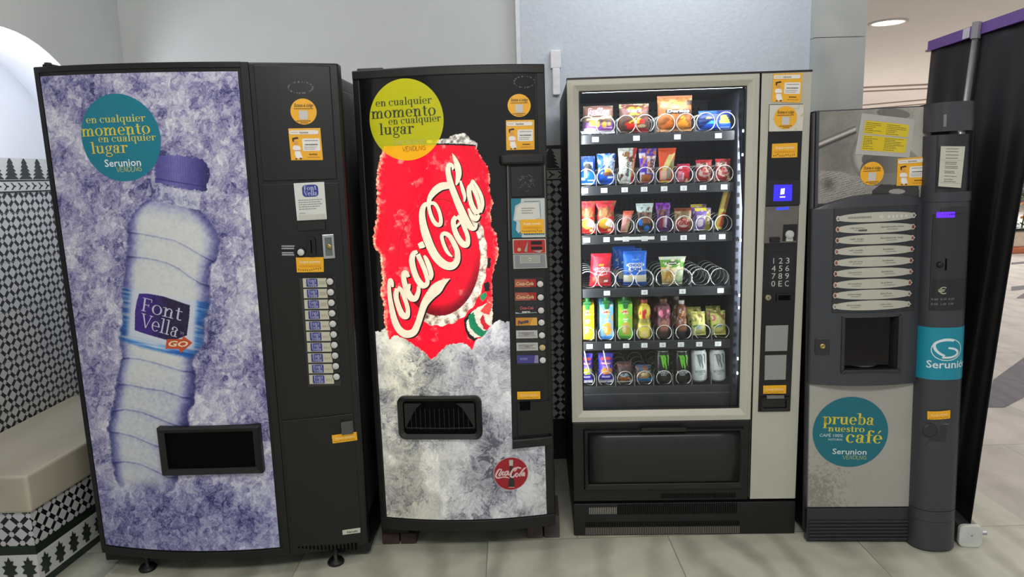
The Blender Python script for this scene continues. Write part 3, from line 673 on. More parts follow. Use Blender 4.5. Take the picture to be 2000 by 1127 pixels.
def paint_water(x, y):
    c = ice(x, y, 3, [(0, (58, 56, 106)), (.22, (112, 109, 156)), (.45, (154, 151, 186)), (.62, (180, 177, 203)), (.8, (203, 202, 218)), (1, (230, 230, 237))])
    low = sstep(880, 1010, y); c = mixc(c, c*rgb(205, 215, 245), low*.5)  # lower ice darkened in the print colour for the dimmer light there
    # bottle
    Lx = [(386, 296), (397, 278), (410, 262), (429, 250), (453, 246), (482, 247), (520, 242), (560, 239), (606, 238), (666, 233), (698, 235), (737, 226), (773, 222), (805, 215), (837, 208), (865, 214), (900, 217), (935, 224), (960, 240)]
    Rx = [(400, 388), (408, 390), (426, 408), (450, 424), (472, 432), (504, 427), (520, 414), (546, 411), (573, 414), (606, 407), (634, 398), (670, 400), (702, 377), (730, 384), (787, 382), (801, 372), (826, 370), (900, 366), (960, 340)]
    xl = np.interp(y, *zip(*Lx)); xr = np.interp(y, *zip(*Rx)); wob = (fbm(x/7, y/7, 40, 3)-.5)*9
    tilt = 384+(x-296)*.2
    d = np.minimum(x-xl, xr-x)+wob; body = sstep(-1, 5, d)*sstep(-2, 3, y-tilt)*(1-sstep(925, 965, y))
    k = np.clip((x-xl)/(xr-xl), 0, 1); e = np.minimum(k*1.25, (1-k)*1.0)
    shade = .10+.90*sstep(-.03, .24, e); gr = (fbm(x/5, y/5, 50, 3)-.5)
    up = sstep(384, 455, y-(x-296)*.2+20); shade = shade*(.30+.70*up)
    rid = np.zeros_like(x)
    o8, s8, o1, s1 = (190, 280), 3.756, (180, 560), 2.818
    for o, s, pts in ((o8, s8, [(200, 650), (330, 665), (430, 685), (560, 710), (660, 760), (760, 820), (880, 885)]), (o8, s8, [(180, 828), (330, 838), (430, 855), (520, 880), (600, 920), (680, 980), (760, 1030), (850, 1052)]),
                      (o1, s1, [(140, 400), (200, 393), (260, 398), (350, 420), (430, 445), (500, 465), (570, 470)]), (o1, s1, [(110, 535), (200, 540), (300, 560), (400, 575), (500, 610), (580, 615)]),
                      (o1, s1, [(95, 690), (180, 675), (270, 690), (350, 720), (450, 760), (540, 790)]), (o1, s1, [(80, 800), (150, 805), (230, 825), (310, 860), (390, 890), (540, 940)]), (o1, s1, [(100, 972), (180, 962), (260, 975), (330, 1005), (420, 1050)])):
        X = [o[0]+a/s for a, b in pts]; Y = [o[1]+b/s for a, b in pts]; dd = y-np.interp(x, X, Y)
        rid = rid+.52*np.exp(-(dd/1.7)**2)+.26*np.exp(-np.maximum(dd, 0)/9)*(dd > 0)+.10*np.exp(-(dd+6)**2/6)
    lowt = sstep(690, 780, y)*.16
    t = np.clip(shade-rid*.62+gr*.30-lowt*(.4+k), 0, 1)
    cb = ramp(t, [(0, (52, 54, 112)), (.35, (116, 118, 168)), (.65, (176, 178, 206)), (.85, (203, 207, 213)), (1, (216, 219, 218))])
    c = mixc(c, cb, body)
    # label band
    top = np.interp(x, [230, 246, 283, 342, 390, 415], [556, 561, 569, 580, 586, 588]); bot = np.interp(x, [230, 270, 326, 371, 410], [664, 676, 690, 700, 708])
    st = fbm(x/60, (y-(x-230)*.2)/4.2, 60, 3); band = ramp(st, [(.2, (22, 78, 170)), (.45, (52, 120, 205)), (.62, (120, 170, 225)), (.8, (205, 218, 236))])
    cx, cy = 317, 618; hx, hy = 63, 52; q = np.maximum(np.abs(x-cx-(y-cy)*-.07)/hx, np.abs(y-cy-(x-cx)*.2)/hy)
    band = mixc(band, np.broadcast_to(rgb(206, 214, 230), band.shape), 1-sstep(.94, 1.16, q))
    dark = .75+.25*sstep(0, .16, np.minimum(k, 1-k)); w = sstep(-2, 6, y-top+wob*.5)*(1-sstep(-4, 4, y-bot+wob*.3))*sstep(-2, 6, d)
    c = mixc(c, band*dark[..., None], w*(.92-.25*sstep(.55, .75, st)))
    # purple plaque of the label
    plq = [(272, 573), (290, 573), (320, 579), (350, 589), (371, 596), (370, 617), (365, 655), (335, 667), (300, 657), (280, 651), (263, 645), (263.5, 609), (267, 588)]
    s = inside(x, y, plq); pc = mixc(np.broadcast_to(rgb(62, 38, 132), c.shape), np.broadcast_to(rgb(36, 26, 62), c.shape), sstep(275, 345, x)); c = np.where(s[..., None], pc+(gr*.12)[..., None], c)
    for pts in ([(283, 572), (320, 578), (366, 594)], [(264, 647), (300, 659), (330, 668)]):
        dd = np.abs(y-np.interp(x, *zip(*pts))); mm = (x > pts[0][0]) & (x < pts[-1][0]); c = mixc(c, np.broadcast_to(rgb(222, 222, 236), c.shape), np.exp(-(dd/.9)**2)*mm*.8)
    # neck and cap
    nk = inside(x, y, [(306, 360), (392, 378), (390, 402), (396, 412), (292, 390), (303, 377)]); nc = ice(x, y, 9, [(0, (80, 80, 140)), (.5, (176, 176, 204)), (1, (226, 228, 236))]); c = np.where(nk[..., None], nc, c)
    cap = [(310, 306), (330, 302), (365, 305), (395, 310), (407, 324), (408, 345), (403, 374), (360, 368), (304, 357), (303, 335), (304, 318)]
    wx, wy = (vnoise(x/5, y/5, 70)-.5)*5, (vnoise(x/5, y/5, 71)-.5)*5; cp = inside(x+wx, y+wy, cap); kk = (x-304)/104
    rb = .5+.5*np.sin((x-(y-330)*.05)*1.35)*sstep(.05, .3, kk)*(1-sstep(.6, .9, kk)); ct = np.clip(.42+.32*np.exp(-((kk-.38)/.25)**2)+(rb-.5)*.12-.34*sstep(.7, 1, kk)+gr*.2, 0, 1)
    cc = ramp(ct, [(0, (40, 38, 96)), (.5, (86, 82, 156)), (1, (136, 132, 196))]); line_ = y-(355+(x-304)*.165); cc = mixc(cc, np.broadcast_to(rgb(46, 42, 96), cc.shape), np.exp(-((line_+6)/1.3)**2)*.7)
    return np.where(cp[..., None], cc, c), None
picture('display_panel', m1, M1, .0215, .7065, .088, 1.828, .0019, paint_water, mat('glossy_print', '000000', .24, var=.03, scale=90, attr='print'))
# lettering of the bottle label
mb = MB(); o6 = lambda x, y: (230+x/6.26, 540+y/6.26)
for w, A, B, u_ in (('Font', (285, 415), (790, 545), 118), ('Vella', (268, 610), (745, 750), 122)): tpx(M1, mb, serif(w, .17, .04), 'c9c6dc', o6(*A), o6(*B), u_/6.26, 2, -.0035)
tpx(M1, mb, serif('sa', .15), '9a94b8', o6(760, 700), o6(815, 715), 5, 2, -.0035)
mb.flat(local(M1, [o6(600, 880), o6(585, 890), o6(600, 765), o6(790, 765), o6(800, 725), o6(915, 810), o6(770, 935), o6(750, 885)], -.0035), -.0048, 'c9502c')
tpx(M1, mb, sans('GO', .03, .3), 'f0dcb4', o6(605, 850), o6(865, 858), 15.5, 4, -.0035)
finish(mb, 'label_lettering', m1, M1)
# round sticker
mb = MB(); disc_px(M1, mb, 234.5, 269.5, 79.5, 87, '107a90', 1, -.0036, 64, 8)
for w, A, B, u_, k in (('en cualquier', (169, 241), (285.6, 236.6), 8.8, 'd8cc5a'), ('momento', (161, 267), (296, 260.5), 13.8, 'dccb42'), ('en cualquier', (193, 278), (306, 274), 8.6, 'd8cc5a'), ('lugar', (180, 300.5), (252, 298), 13.6, 'e0c84a')):
    tpx(M1, mb, serif(w, .23), k, A, B, u_, 2, -.0038)
tpx(M1, mb, sans('Serunion', .012), 'e4ecee', (205, 326), (276, 323.5), 19, 2, -.0038); tpx(M1, mb, VEND, 'd3cf78', (229, 336), (278, 334), 9, 2, -.0038)
finish(mb, 'round_sticker', m1, M1)
# collection port
def port(fr, parent, x0, x1, y0, y1, rim, out, rad, name='collection_port', slope=True):
    q = Quad.box(fr, x0, x1, y0, y1); (a, b), (c, d) = q.c[0], q.c[2]; yc = 0.0; bow = lambda x, y, z: (x, y+float(fr.yf(x)), z); outer = rrect(a, c, b, d, rad, 6); inner = rrect(a+rim, c-rim, b+rim, d-rim*.8, max(rad-rim*.6, .004), 6); n = len(outer)
    mid = rrect(a+rim*.25, c-rim*.25, b+rim*.25, d-rim*.25, rad, 6)
    mb = MB(); lay = [(outer, yc+.012), (outer, yc-out*.75), (mid, yc-out), (inner, yc-out*.72), (inner, yc+.006)]
    vs = [(p[0], y, p[1]) for L_, y in lay for p in L_]; fs = [(k*n+i, k*n+(i+1) % n, (k+1)*n+(i+1) % n, (k+1)*n+i) for k in range(4) for i in range(n)]
    o = mb.add(vs, fs).warp(bow).build(name, BLACKM, parent)
    mb = plan(MB(), fr, a+rim*.8, c-rim*.8, b+rim*.8, d-rim*.6, -.013, -.002, 0, 18); mb.build('port_shade_plate', DARK, o); return o, (a+rim, c-rim, b+rim, d-rim*.8, -.006)  # shallow near-black plate stands in for the shade inside a deep opening
port(M1, m1, 317, 515, 828, 921, .026, .034, .004)
# control side
mb = MB(); px_plate(mb, M1, 505, 652, 128, 352, .006)
o = mb.build('upper_panel', BLACK, m1, bevel=.003)
mb = MB(); q0, q1 = M1.L(590, 365), M1.L(600, 815); plan(mb, M1, .752, 1.004, q1[1]+.002, q0[1]+.012, -.004, 0, 0, 8); mb.build('control_panel', BLACK, m1, bevel=.002)
mb = MB(); plan(mb, M1, .752, 1.004, .065, q1[1]-.004, -.005, 0, 0, 8); mb.build('lower_panel', BLACK, m1, bevel=.002)
mb = MB(); rn = random.Random(2)
for i in range(26):
    a = 2*math.pi*i/26+rn.uniform(-.1, .1); cx_, cy_ = 587+24*math.cos(a), 171-11*math.sin(a); u, v = M1.L(cx_, cy_, -.006); mb.disc(u, v, rn.uniform(.0012, .0035), -.0065, '5a5a5c', 7, 1)
finish(mb, 'glue_residue', m1, M1)
code_sticker(M1, 593, 218, 25.5, m1, -.006)
info_sticker(M1, [(569, 313), (631, 312.5), (625.5, 250), (563, 251)], m1, -.006)
mb = MB(); q = Quad(M1, [(580.5, 431), (638.5, 428), (633, 355), (573.5, 358)], -.005); q.rect(mb, 'd6d8d2'); q.rect(mb, '2b3a8c', .26, .79, .62, .94, 2, r=.012)
q.text(mb, serif('Font', .24), 'c9cde4', .32, .74, .80, .085, 3); q.text(mb, serif('Vella', .24), 'c9cde4', .31, .75, .655, .085, 3); q.lines(mb, '8b8c90', .1, .92, (.53, .47, .41, .35, .29), .022, 2, 8, .4); q.lines(mb, '9a9a9c', .1, .3, (.18,), .022, 2, 8, 0); q.rect(mb, 'c6c6bc', .06, .97, .02, .15, 2)
finish(mb, 'price_card', m1, M1)
MB().add(*(lambda m: (m.v, m.f))(px_plate(MB(), M1, 584, 637, 432, 448, .012, 0, -.004))).build('card_holder', BLACKM, m1)
# coin slot, return lever, lock
mb = MB(); q = Quad.box(M1, 601, 618, 462, 500, -.004); (a, b), (c, d) = q.c[0], q.c[2]; yc = float(M1.yf(a)); mb.prism(rrect(a, c, b, d, .012), yc-.012, yc, 0); mb.prism(rrect((a+c)/2-.0025, (a+c)/2+.0025, b+.012, d-.012, .002), yc-.0125, yc, 1); mb.build('coin_slot', [BLACKM, DARK], m1)
mb = MB(); u, v = M1.L(588.5, 492.5, -.004); yc = float(M1.yf(u)); mb.lathe([(.017, 0), (.017, .006), (.013, .008)], (u, yc-.004, v), 'y', 20, 0); mb.lathe([(.012, .0), (.012, .009), (.009, .011), (0, .011)], (u, yc-.004, v), 'y', 20, 1); mb.build('return_button', [BLACKM, mat('white_button', 'c9cac6', .4)], m1, smooth=True)
mb = MB(); q = Quad(M1, [(551, 499), (576, 499), (575, 479), (550, 479)], -.004); q.lines(mb, 'a9aaad', 0, 1, (.85, .62, .2, .0), .14, 2, 4, .25); finish(mb, 'button_legend', m1, M1)
mb = MB(); px_plate(mb, M1, 632, 655, 457, 504, .010, 0, -.004); px_plate(mb, M1, 636, 651, 462, 499, .0105, 1, -.004); o = mb.build('lock_plate', [CHROME, mat('grey_green_plate', '5d6a60', .4)], m1, bevel=.002)
u, v = M1.L(644, 481, -.01); MB().lathe([(.009, 0), (.009, .006), (.006, .008), (0, .008)], (u, float(M1.yf(u))-.014, v), 'y', 20).build('lock', mat('brass', 'b5a06a', .3, metal=.9), o, smooth=True)
coin_sticker(M1, [(580, 532), (632.5, 531), (632, 502), (578, 503)], m1, -.004)
# ten selection rows
ss = MB(); q = Quad(M1, [(603, 755), (667, 752), (655, 541), (585, 543)], -.0045); ss.prism(q.c, -.0085, -.004, 0); ss.warp(lambda x, y, z: (x, y+float(M1.yf(x)), z)); ss.build('selection_board', mat('board_grey', '2a2a2a', .5), m1)
WHITEB = mat('white_button', 'c9cac6', .4)
for i in range(10):
    t = i/9; x0, x1, yy = 591.5+t*12.5, 638+t*14, 552.5+t*188.5; hh = 8.8
    q = Quad(M1, [(x0+1, yy+hh), (x1+.7, yy+hh-.5), (x1-.3, yy-hh-.4), (x0, yy-hh)], -.0088); mb = MB(); q.slab(mb, 'c3c0aa', .002); q.y -= .002
    q.rect(mb, '3c4188', .14, .62, .06, .97, 1, r=.004); q.text(mb, serif('Font', .24), 'b9bcd6', .20, .57, .56, .27, 2); q.text(mb, serif('Vella', .24), 'b9bcd6', .2, .58, .12, .27, 2)
    if i > 2: q.text(mb, sans('0.5 L'), '8a887c', .68, .95, .36, .3, 2)
    else: q.rect(mb, 'aeab98', .68, .93, .35, .7, 2)
    finish(mb, 'selection_label', m1, M1)
    u, v = M1.L(645+t*12.8, 549.5+t*185.5, -.009); yc = float(M1.yf(u))-.008; mb = MB().lathe([(.0155, 0), (.0155, .006), (.0125, .008), (.0125, .004)], (u, yc, v), 'y', 20, 0); mb.lathe([(.0122, .0), (.0122, .009), (.009, .011), (0, .0115)], (u, yc, v), 'y', 20, 1); mb.build('selection_button', [BLACKM, WHITEB], m1, smooth=True)
mb = MB(); px_plate(mb, M1, 668, 691, 821, 845, .014, 0, -.004); mb.build('change_flap', mat('grey_flap', '4a4a4a', .5), m1, bevel=.002)
coin_sticker(M1, [(650, 866), (698, 859.5), (696.5, 843), (648, 850)], m1, -.006, 'Recoja Cambio', False)
mb = MB(); q = Quad(M1, [(669.5, 1044), (704, 1039.5), (704, 1030.5), (669, 1035.5)], -.006); q.slab(mb, 'c6c8b6', .003); q.y -= .003; q.text(mb, sans('Vendo', .02, .3), '3e4a44', .2, .85, .28, .6, 1); finish(mb, 'maker_plate', m1, M1)
for i in range(16):
    x = 583+i*7.4; mb = MB(); px_plate(mb, M1, x, x+3.2, 1066-i*.35, 1069+min(i, 8)*.7-i*.2, .0055, 0, -.002, 1); mb.build('vent_slot', DARK, m1)

# ================================================================== CAN MACHINE
ck = empty('vending_machine', CK.M, 'black drinks vending machine with a giant red can on ice, standing on bricks', 'vending machine')
HK = 1.772
MB().box(.012, .692, .03, .80, 0, HK-.02).build('cabinet', BLACK, ck, bevel=.012)
plan(MB(), CK, 0, .7015, .0, HK, 0, 0, 0, 30, backflat=.045).build('door', BLACK, ck, bevel=.01)
mb = MB(); plan(mb, CK, .0, .026, .02, HK-.004, -.004, .02, 0, 3); plan(mb, CK, .67, .7015, .3, HK-.004, -.004, .02, 0, 3); plan(mb, CK, .0, .7015, HK-.03, HK+.003, -.008, .02, 0, 20); plan(mb, CK, 0, .7015, .0, .048, -.006, .02, 0, 20)
mb.build('door_frame', BLACKM, ck, bevel=.004)
mb = MB(); mb.box(.012, .11, .02, .07, HK, HK+.016); mb.build('hinge', BLACKM, ck, bevel=.005)
c1 = lambda x, y: (720+x/4.9, 250+y/4.9)
c2 = lambda x, y: (720+x/4.507, 470+y/4.507)
def paint_cola(x, y):
    n1 = fbm(x/6, y/6, 5, 4); n2 = fbm(x/16, y/20, 8, 4)
    c = np.broadcast_to(rgb(19, 18, 19), x.shape+(3,)).copy(); g = np.zeros_like(x)
    # ice heap
    I = ice(x, y, 21, [(0, (92, 94, 106)), (.22, (148, 150, 158)), (.45, (184, 186, 190)), (.65, (208, 210, 210)), (1, (238, 239, 236))], 46, 15, (.40, .28, .42, .75))
    I = I*(.94+.12*sstep(.5, .7, fbm(x/40, y/55, 31, 2)))[..., None]
    top = np.interp(x, [734, 740, 753, 760, 775, 795, 820, 833, 840, 853, 873, 897, 911, 922, 930, 942, 956, 966, 975, 986, 1000], [646, 648, 641, 662, 654, 665, 681, 692, 702, 694, 674, 669, 672, 683, 663, 659, 640, 630, 625, 629, 626])
    top = top+(vnoise(x/3.5, y/3.5, 12)-.5)*4
    # can
    YL, XL = zip(*[(280, 752), (300, 745), (313, 742), (340, 736), (364, 735), (389, 736), (423, 736), (442, 732), (470, 728), (486, 733), (499, 743), (528, 744), (548, 748), (568, 742), (588, 748), (625, 751), (665, 755), (720, 757)])
    YR, XR = zip(*[(280, 929), (291, 931), (309, 942), (330, 955), (372, 957), (397, 963), (413, 958), (442, 960), (462, 972), (497, 973), (528, 964), (548, 961), (581, 962), (660, 963), (720, 963)])
    xl, xr = np.interp(y, YL, XL), np.interp(y, YR, XR); xr = np.where(y < 291, 931, xr)
    wob = (n1-.5)*7; d = np.minimum(x-xl, xr-x)+wob; can = (d > 0) & (y > 283-((x-840)/95)**2*-3) & (y < 720)
    red = ramp(n1, [(0, (228, 0, 34)), (.6, (250, 6, 40)), (1, (252, 20, 52))])
    red = mixc(red, np.broadcast_to(rgb(176, 0, 30), red.shape), sstep(60, 0, x-xl)*.0+.5*sstep(70, 25, xr-x)*(y < 420))
    # frost blots
    bl = fbm(x/17+(n1-.5)*.8, y/22, 44, 4); where_ = .18*np.exp(-((x-775)/28)**2)*(y < 500)+.42*np.exp(-(((x-865)/28)**2+((y-318)/18)**2))+.42*np.exp(-(((x-918)/22)**2+((y-312)/20)**2))+.20*np.exp(-(((x-815)/22)**2+((y-370)/22)**2))+.2*np.exp(-(((x-785)/30)**2+((y-560)/50)**2))
    fr = sstep(.64, .80, bl+where_*.5)*.78; red = mixc(red, ramp(n1, [(.2, (214, 60, 64)), (.5, (244, 112, 104)), (.8, (252, 176, 156))]), fr)
    ed = np.exp(-np.maximum(x-xl, 0)/6.)+.55*np.exp(-np.maximum(xr-x, 0)/7); fz = sstep(.34, .62, n1*.9+ed*.55-.15)*np.clip(ed*1.7, 0, 1)
    red = mixc(red, ramp(fbm(x/3.5, y/3.5, 61, 3), [(.2, (226, 62, 58)), (.5, (246, 150, 122)), (.75, (252, 226, 186))]), fz)
    # crown cap behind the script
    ex, ey = (x-858)/80, (y-503)/114; rr = np.hypot(ex, ey); an = np.degrees(np.arctan2(ey, ex))
    dk = sstep(.72, .98, rr)*(rr < 1)*sstep(-25, 40, an)*(1-sstep(125, 150, an)); red = mixc(red, np.broadcast_to(rgb(92, 4, 18), red.shape), dk*.85*(.75+.5*n1))
    red = mixc(red, np.broadcast_to(rgb(120, 20, 20), red.shape), np.exp(-((rr-1)/.009)**2)*(an < 0)*(rr < 1.1)*.8)
    wv = np.sin(np.radians(an)*26); rim = (rr >= 1.0) & (rr < 1.17+.014*wv) & (an > -42) & (an < 122)
    rc_ = ramp(np.clip(.62+.13*wv+(n1-.5)*1.5-.35*sstep(90, 120, an), 0, 1), [(0, (96, 66, 62)), (.35, (176, 158, 142)), (.7, (226, 218, 200)), (1, (245, 240, 226))])
    red = np.where((rim & (x > 822))[..., None], rc_, red)
    for pts, cc in (([(968, 590), (880, 640), (835, 700), (850, 800), (885, 850), (930, 890), (960, 870), (890, 810), (865, 730), (880, 670), (975, 610)], (26, 24, 26)),
                    ([(900, 640), (960, 590), (1060, 540), (1095, 560), (1095, 800), (1000, 845), (930, 860), (875, 800), (860, 720)], (224, 214, 196)),
                    ([(875, 660), (930, 630), (935, 700), (965, 760), (1010, 795), (1075, 780), (1060, 815), (990, 850), (940, 820), (900, 770), (880, 700)], (24, 122, 84)),
                    ([(975, 700), (1010, 650), (1030, 720), (1080, 760), (1060, 790), (1010, 780)], (196, 32, 48)), ([(980, 620), (1050, 540), (1090, 560), (1060, 650), (1010, 640)], (226, 70, 66)),
                    ([(970, 500), (1030, 450), (1040, 490), (1000, 540)], (34, 140, 92)), ([(1015, 380), (1060, 350), (1065, 440), (1020, 450)], (30, 24, 24)), ([(1045, 150), (1075, 160), (1070, 250), (1045, 240)], (30, 24, 24))):
        s = inside(x+(n1-.5)*5, y+(n2-.5)*5, [c2(*p) for p in pts]); red = np.where(s[..., None], rgb(*cc)*(.85+.3*n1)[..., None], red)
    c = np.where(can[..., None], red, c); g = np.where(can, 1.0, g)
    # silver lid and crushed ice on top
    lid = inside(x+(n1-.5)*4, y+(n1-.5)*4, [c1(*p) for p in [(560, 150), (690, 148), (900, 152), (1020, 162), (1038, 190), (1042, 150), (1010, 125), (975, 112), (955, 80), (925, 52), (895, 48), (860, 66), (830, 62), (790, 75), (760, 98), (690, 108), (560, 120)]])
    lc = ramp(np.clip(n1*1.3-.1, 0, 1), [(.15, (70, 68, 66)), (.45, (160, 156, 150)), (.75, (226, 223, 214))]); c = np.where(lid[..., None], lc, c); g = np.where(lid, .8, g)
    s = (y > top); c = np.where(s[..., None], I, c)
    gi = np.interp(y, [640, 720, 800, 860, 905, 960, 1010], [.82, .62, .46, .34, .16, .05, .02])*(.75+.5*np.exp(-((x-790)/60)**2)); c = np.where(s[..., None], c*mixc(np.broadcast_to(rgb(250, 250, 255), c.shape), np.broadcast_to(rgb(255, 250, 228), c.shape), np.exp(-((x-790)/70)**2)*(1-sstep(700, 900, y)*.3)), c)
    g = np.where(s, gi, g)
    return c, g
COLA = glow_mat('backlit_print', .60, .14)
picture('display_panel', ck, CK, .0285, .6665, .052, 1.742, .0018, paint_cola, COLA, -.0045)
# the big white script, with its dark drop shadow
def script(fr, mb, scale_shadow=True):
    S = [
     # first C with its long tail
     [(*c2(212, 408), 22), (*c2(208, 370), 30), (*c2(190, 345), 34), (*c2(180, 400), 34), (*c2(188, 500), 40), (*c2(207, 610), 50), (*c2(232, 710), 60), (*c2(272, 785), 64), (*c2(330, 822), 70), (*c2(395, 805), 66), (*c2(432, 735), 58), (*c2(460, 650), 58), (*c2(490, 560), 66), (*c2(540, 485), 86), (*c2(600, 420), 104), (*c2(655, 370), 62), (*c2(716, 334), 4)],
     # o
     [(*c2(250, 420), 42), (*c2(243, 500), 46), (*c2(268, 590), 50), (*c2(300, 655), 56), (*c2(338, 665), 46), (*c2(345, 600), 40), (*c2(322, 520), 40), (*c2(290, 440), 40), (*c2(255, 415), 40)],
     # c
     [(*c2(352, 320), 30), (*c2(335, 285), 38), (*c2(312, 285), 44), (*c2(312, 350), 48), (*c2(335, 430), 54), (*c2(372, 500), 60), (*c2(412, 508), 50), (*c2(438, 450), 40), (*c2(440, 400), 30)],
     [(*c2(330, 470), 26), (*c2(355, 420), 26), (*c2(360, 380), 22)],
     # a
     [(*c2(430, 95), 30), (*c2(395, 115), 46), (*c2(382, 175), 54), (*c2(398, 260), 54), (*c2(432, 345), 56), (*c2(478, 395), 56), (*c2(518, 370), 40), (*c2(505, 290), 42), (*c2(470, 200), 44), (*c2(432, 120), 44)],
     [(*c2(488, 130), 20), (*c2(510, 170), 40), (*c2(536, 235), 46), (*c2(552, 300), 42), (*c2(540, 345), 28)],
     # hyphen
     [(*c2(440, 50), 46), (*c2(470, 38), 60), (*c2(488, 30), 56)],
     # second C: flag, loop, body, inner hook
     [(*c1(770, 548), 62), (*c1(690, 562), 70), (*c1(625, 612), 62), (*c1(582, 680), 42), (*c1(578, 760), 34), (*c1(602, 850), 36), (*c1(640, 915), 40), (*c1(682, 925), 38), (*c1(692, 875), 34), (*c1(672, 790), 32), (*c1(632, 725), 32), (*c1(580, 722), 36), (*c1(530, 745), 44), (*c1(512, 820), 56), (*c1(522, 920), 66), (*c1(548, 1020), 76),
      (*c2(548, 60), 76), (*c2(600, 150), 76), (*c2(668, 212), 76), (*c2(735, 222), 70), (*c2(778, 175), 56), (*c2(780, 95), 50), (*c1(812, 1095), 46), (*c1(770, 1030), 42), (*c1(722, 1010), 38), (*c1(700, 1045), 34), (*c2(672, 60), 34), (*c2(705, 115), 28), (*c2(738, 142), 10)],
     # o
     [(*c1(838, 848), 44), (*c1(812, 890), 46), (*c1(822, 970), 48), (*c1(862, 1060), 52), (*c1(910, 1115), 56), (*c1(945, 1110), 46), (*c1(948, 1040), 40), (*c1(920, 960), 40), (*c1(885, 880), 38), (*c1(845, 845), 38)],
     [(*c1(838, 945), 22), (*c1(868, 915), 22), (*c1(885, 890), 20)],
     # l
     [(*c1(800, 400), 14), (*c1(808, 378), 26), (*c1(790, 352), 34), (*c1(765, 362), 42), (*c1(762, 430), 48), (*c1(788, 540), 56), (*c1(832, 660), 60), (*c1(882, 780), 66), (*c1(935, 890), 66), (*c1(985, 955), 52), (*c1(1020, 955), 34), (*c1(1035, 910), 20)],
     [(*c1(800, 242), 3), (*c1(828, 300), 36), (*c1(852, 370), 56), (*c1(862, 440), 54), (*c1(850, 505), 38), (*c1(838, 545), 14)],
     [(*c1(878, 505), 18), (*c1(898, 580), 34), (*c1(918, 650), 32), (*c1(915, 705), 14)],
     # a
     [(*c1(992, 492), 8), (*c1(985, 545), 42), (*c1(962, 580), 44), (*c1(965, 650), 44), (*c1(990, 740), 46), (*c1(1026, 800), 48), (*c1(1062, 785), 36), (*c1(1052, 710), 36), (*c1(1022, 620), 38), (*c1(985, 545), 40)],
     [(*c1(1000, 500), 16), (*c1(1045, 580), 30), (*c1(1080, 660), 34), (*c1(1092, 740), 28), (*c1(1075, 810), 18)],
     [(*c1(955, 770), 18), (*c1(990, 850), 44), (*c1(1030, 870), 44), (*c1(1060, 830), 24)]]
    for dx, dy, col, k in ((2.6, 2.2, '2a080c', 1), (0, 0, 'sc', 2)):
        for st in S:
            for q in ribbon([(a+dx, b+dy, w/4.7) for a, b, w in st], 5): mb.flat([fr.L(px_, py_, -.0045) for px_, py_ in q][::-1], -.0045-.0006*k, col)
SCRIPT = S_ = None
mb = MB(); script(CK, mb); MATS['ink_sc'] = mat('cream_backlit_ink', 'e8dcc2', .3, emit=.5); finish(mb, 'script_lettering', ck, CK)
# lime sticker, thin enough for the lit can to show through
lime = mat('lime_sticker', 'f0ee22', .3, var=.03); t = lime.node_tree; b = t.nodes['Principled BSDF']; tr = nd(t, 'ShaderNodeBsdfTransparent'); tr.inputs[0].default_value = (1, .8, .1, 1)
mx = nd(t, 'ShaderNodeMixShader'); mx.inputs[0].default_value = .34; t.links.new(b.outputs[0], mx.inputs[1]); t.links.new(tr.outputs[0], mx.inputs[2]); t.links.new(mx.outputs[0], t.nodes['Material Output'].inputs[0])
mb = MB(); disc_px(CK, mb, 793, 234, 73.5, 81, lime, 1, -.0058, 64, 8)
for w, A, B, u_, k in (('en cualquier', (734, 208.7), (844, 201.5), 9.3, '3a4630'), ('momento', (726, 232.6), (853, 224.7), 14, '33402e'), ('en cualquier', (759, 244), (862, 236.6), 9, '3a4630'), ('lugar', (742, 264), (810, 260.6), 14, '33402e')):
    tpx(CK, mb, serif(w, .23), k, A, B, u_, 2, -.006)
tpx(CK, mb, sans('Serunion', .012), 'c3bf5a', (769, 283), (831, 281), 17, 2, -.006); tpx(CK, mb, VEND, '4a3a18', (787, 296), (832, 292.5), 8.5, 2, -.006)
finish(mb, 'round_sticker', ck, CK)
# round badge low on the ice
mb = MB(); disc_px(CK, mb, 998, 925, 34, 32.5, 'c9b3b3', 1, -.005, 44, 4); disc_px(CK, mb, 998, 925, 33, 31.5, '9c1524', 2, -.005, 44, 4)
b7 = lambda x, y: (950+x/12.52, 880+y/12.52)
mb.flat(local(CK, [b7(*p) for p in [(530, 890), (690, 890), (690, 760), (655, 660), (650, 500), (640, 390), (650, 370), (650, 220), (550, 220), (560, 370), (575, 390), (570, 500), (565, 660), (540, 760)]], -.005), -.0065, '2c2622')
mb.flat(local(CK, [b7(*p) for p in [(560, 370), (650, 370), (652, 225), (555, 225)]], -.005), -.0068, 'b9b7a8'); mb.flat(local(CK, [b7(*p) for p in [(540, 900), (690, 900), (690, 885), (540, 885)]], -.005), -.0068, 'c9a9a0')
bs = [[(345, 440, 26), (300, 470, 40), (245, 560, 46), (235, 630, 44), (280, 665, 40), (400, 645, 28), (480, 645, 34), (570, 668, 8)], [(345, 470, 20), (370, 455, 30), (355, 500, 24), (310, 580, 34), (320, 615, 34), (355, 580, 26), (385, 500, 24)],
      [(430, 500, 30), (395, 550, 34), (400, 600, 30), (440, 580, 22)], [(520, 490, 30), (460, 530, 32), (450, 590, 34), (490, 590, 30), (540, 500, 34), (530, 590, 34), (570, 570, 20)],
      [(580, 540, 26), (620, 535, 26)], [(850, 430, 34), (760, 410, 40), (690, 460, 36), (700, 500, 20), (745, 440, 20), (730, 415, 30), (660, 450, 40), (600, 560, 50), (600, 630, 46), (660, 640, 40), (710, 570, 26)],
      [(740, 540, 34), (715, 600, 34), (740, 635, 30), (780, 590, 26), (760, 540, 26)], [(980, 400, 8), (920, 440, 40), (850, 530, 40), (810, 600, 36), (830, 625, 26)], [(930, 520, 30), (870, 570, 32), (870, 615, 30), (940, 540, 34), (915, 615, 30), (950, 600, 14)]]
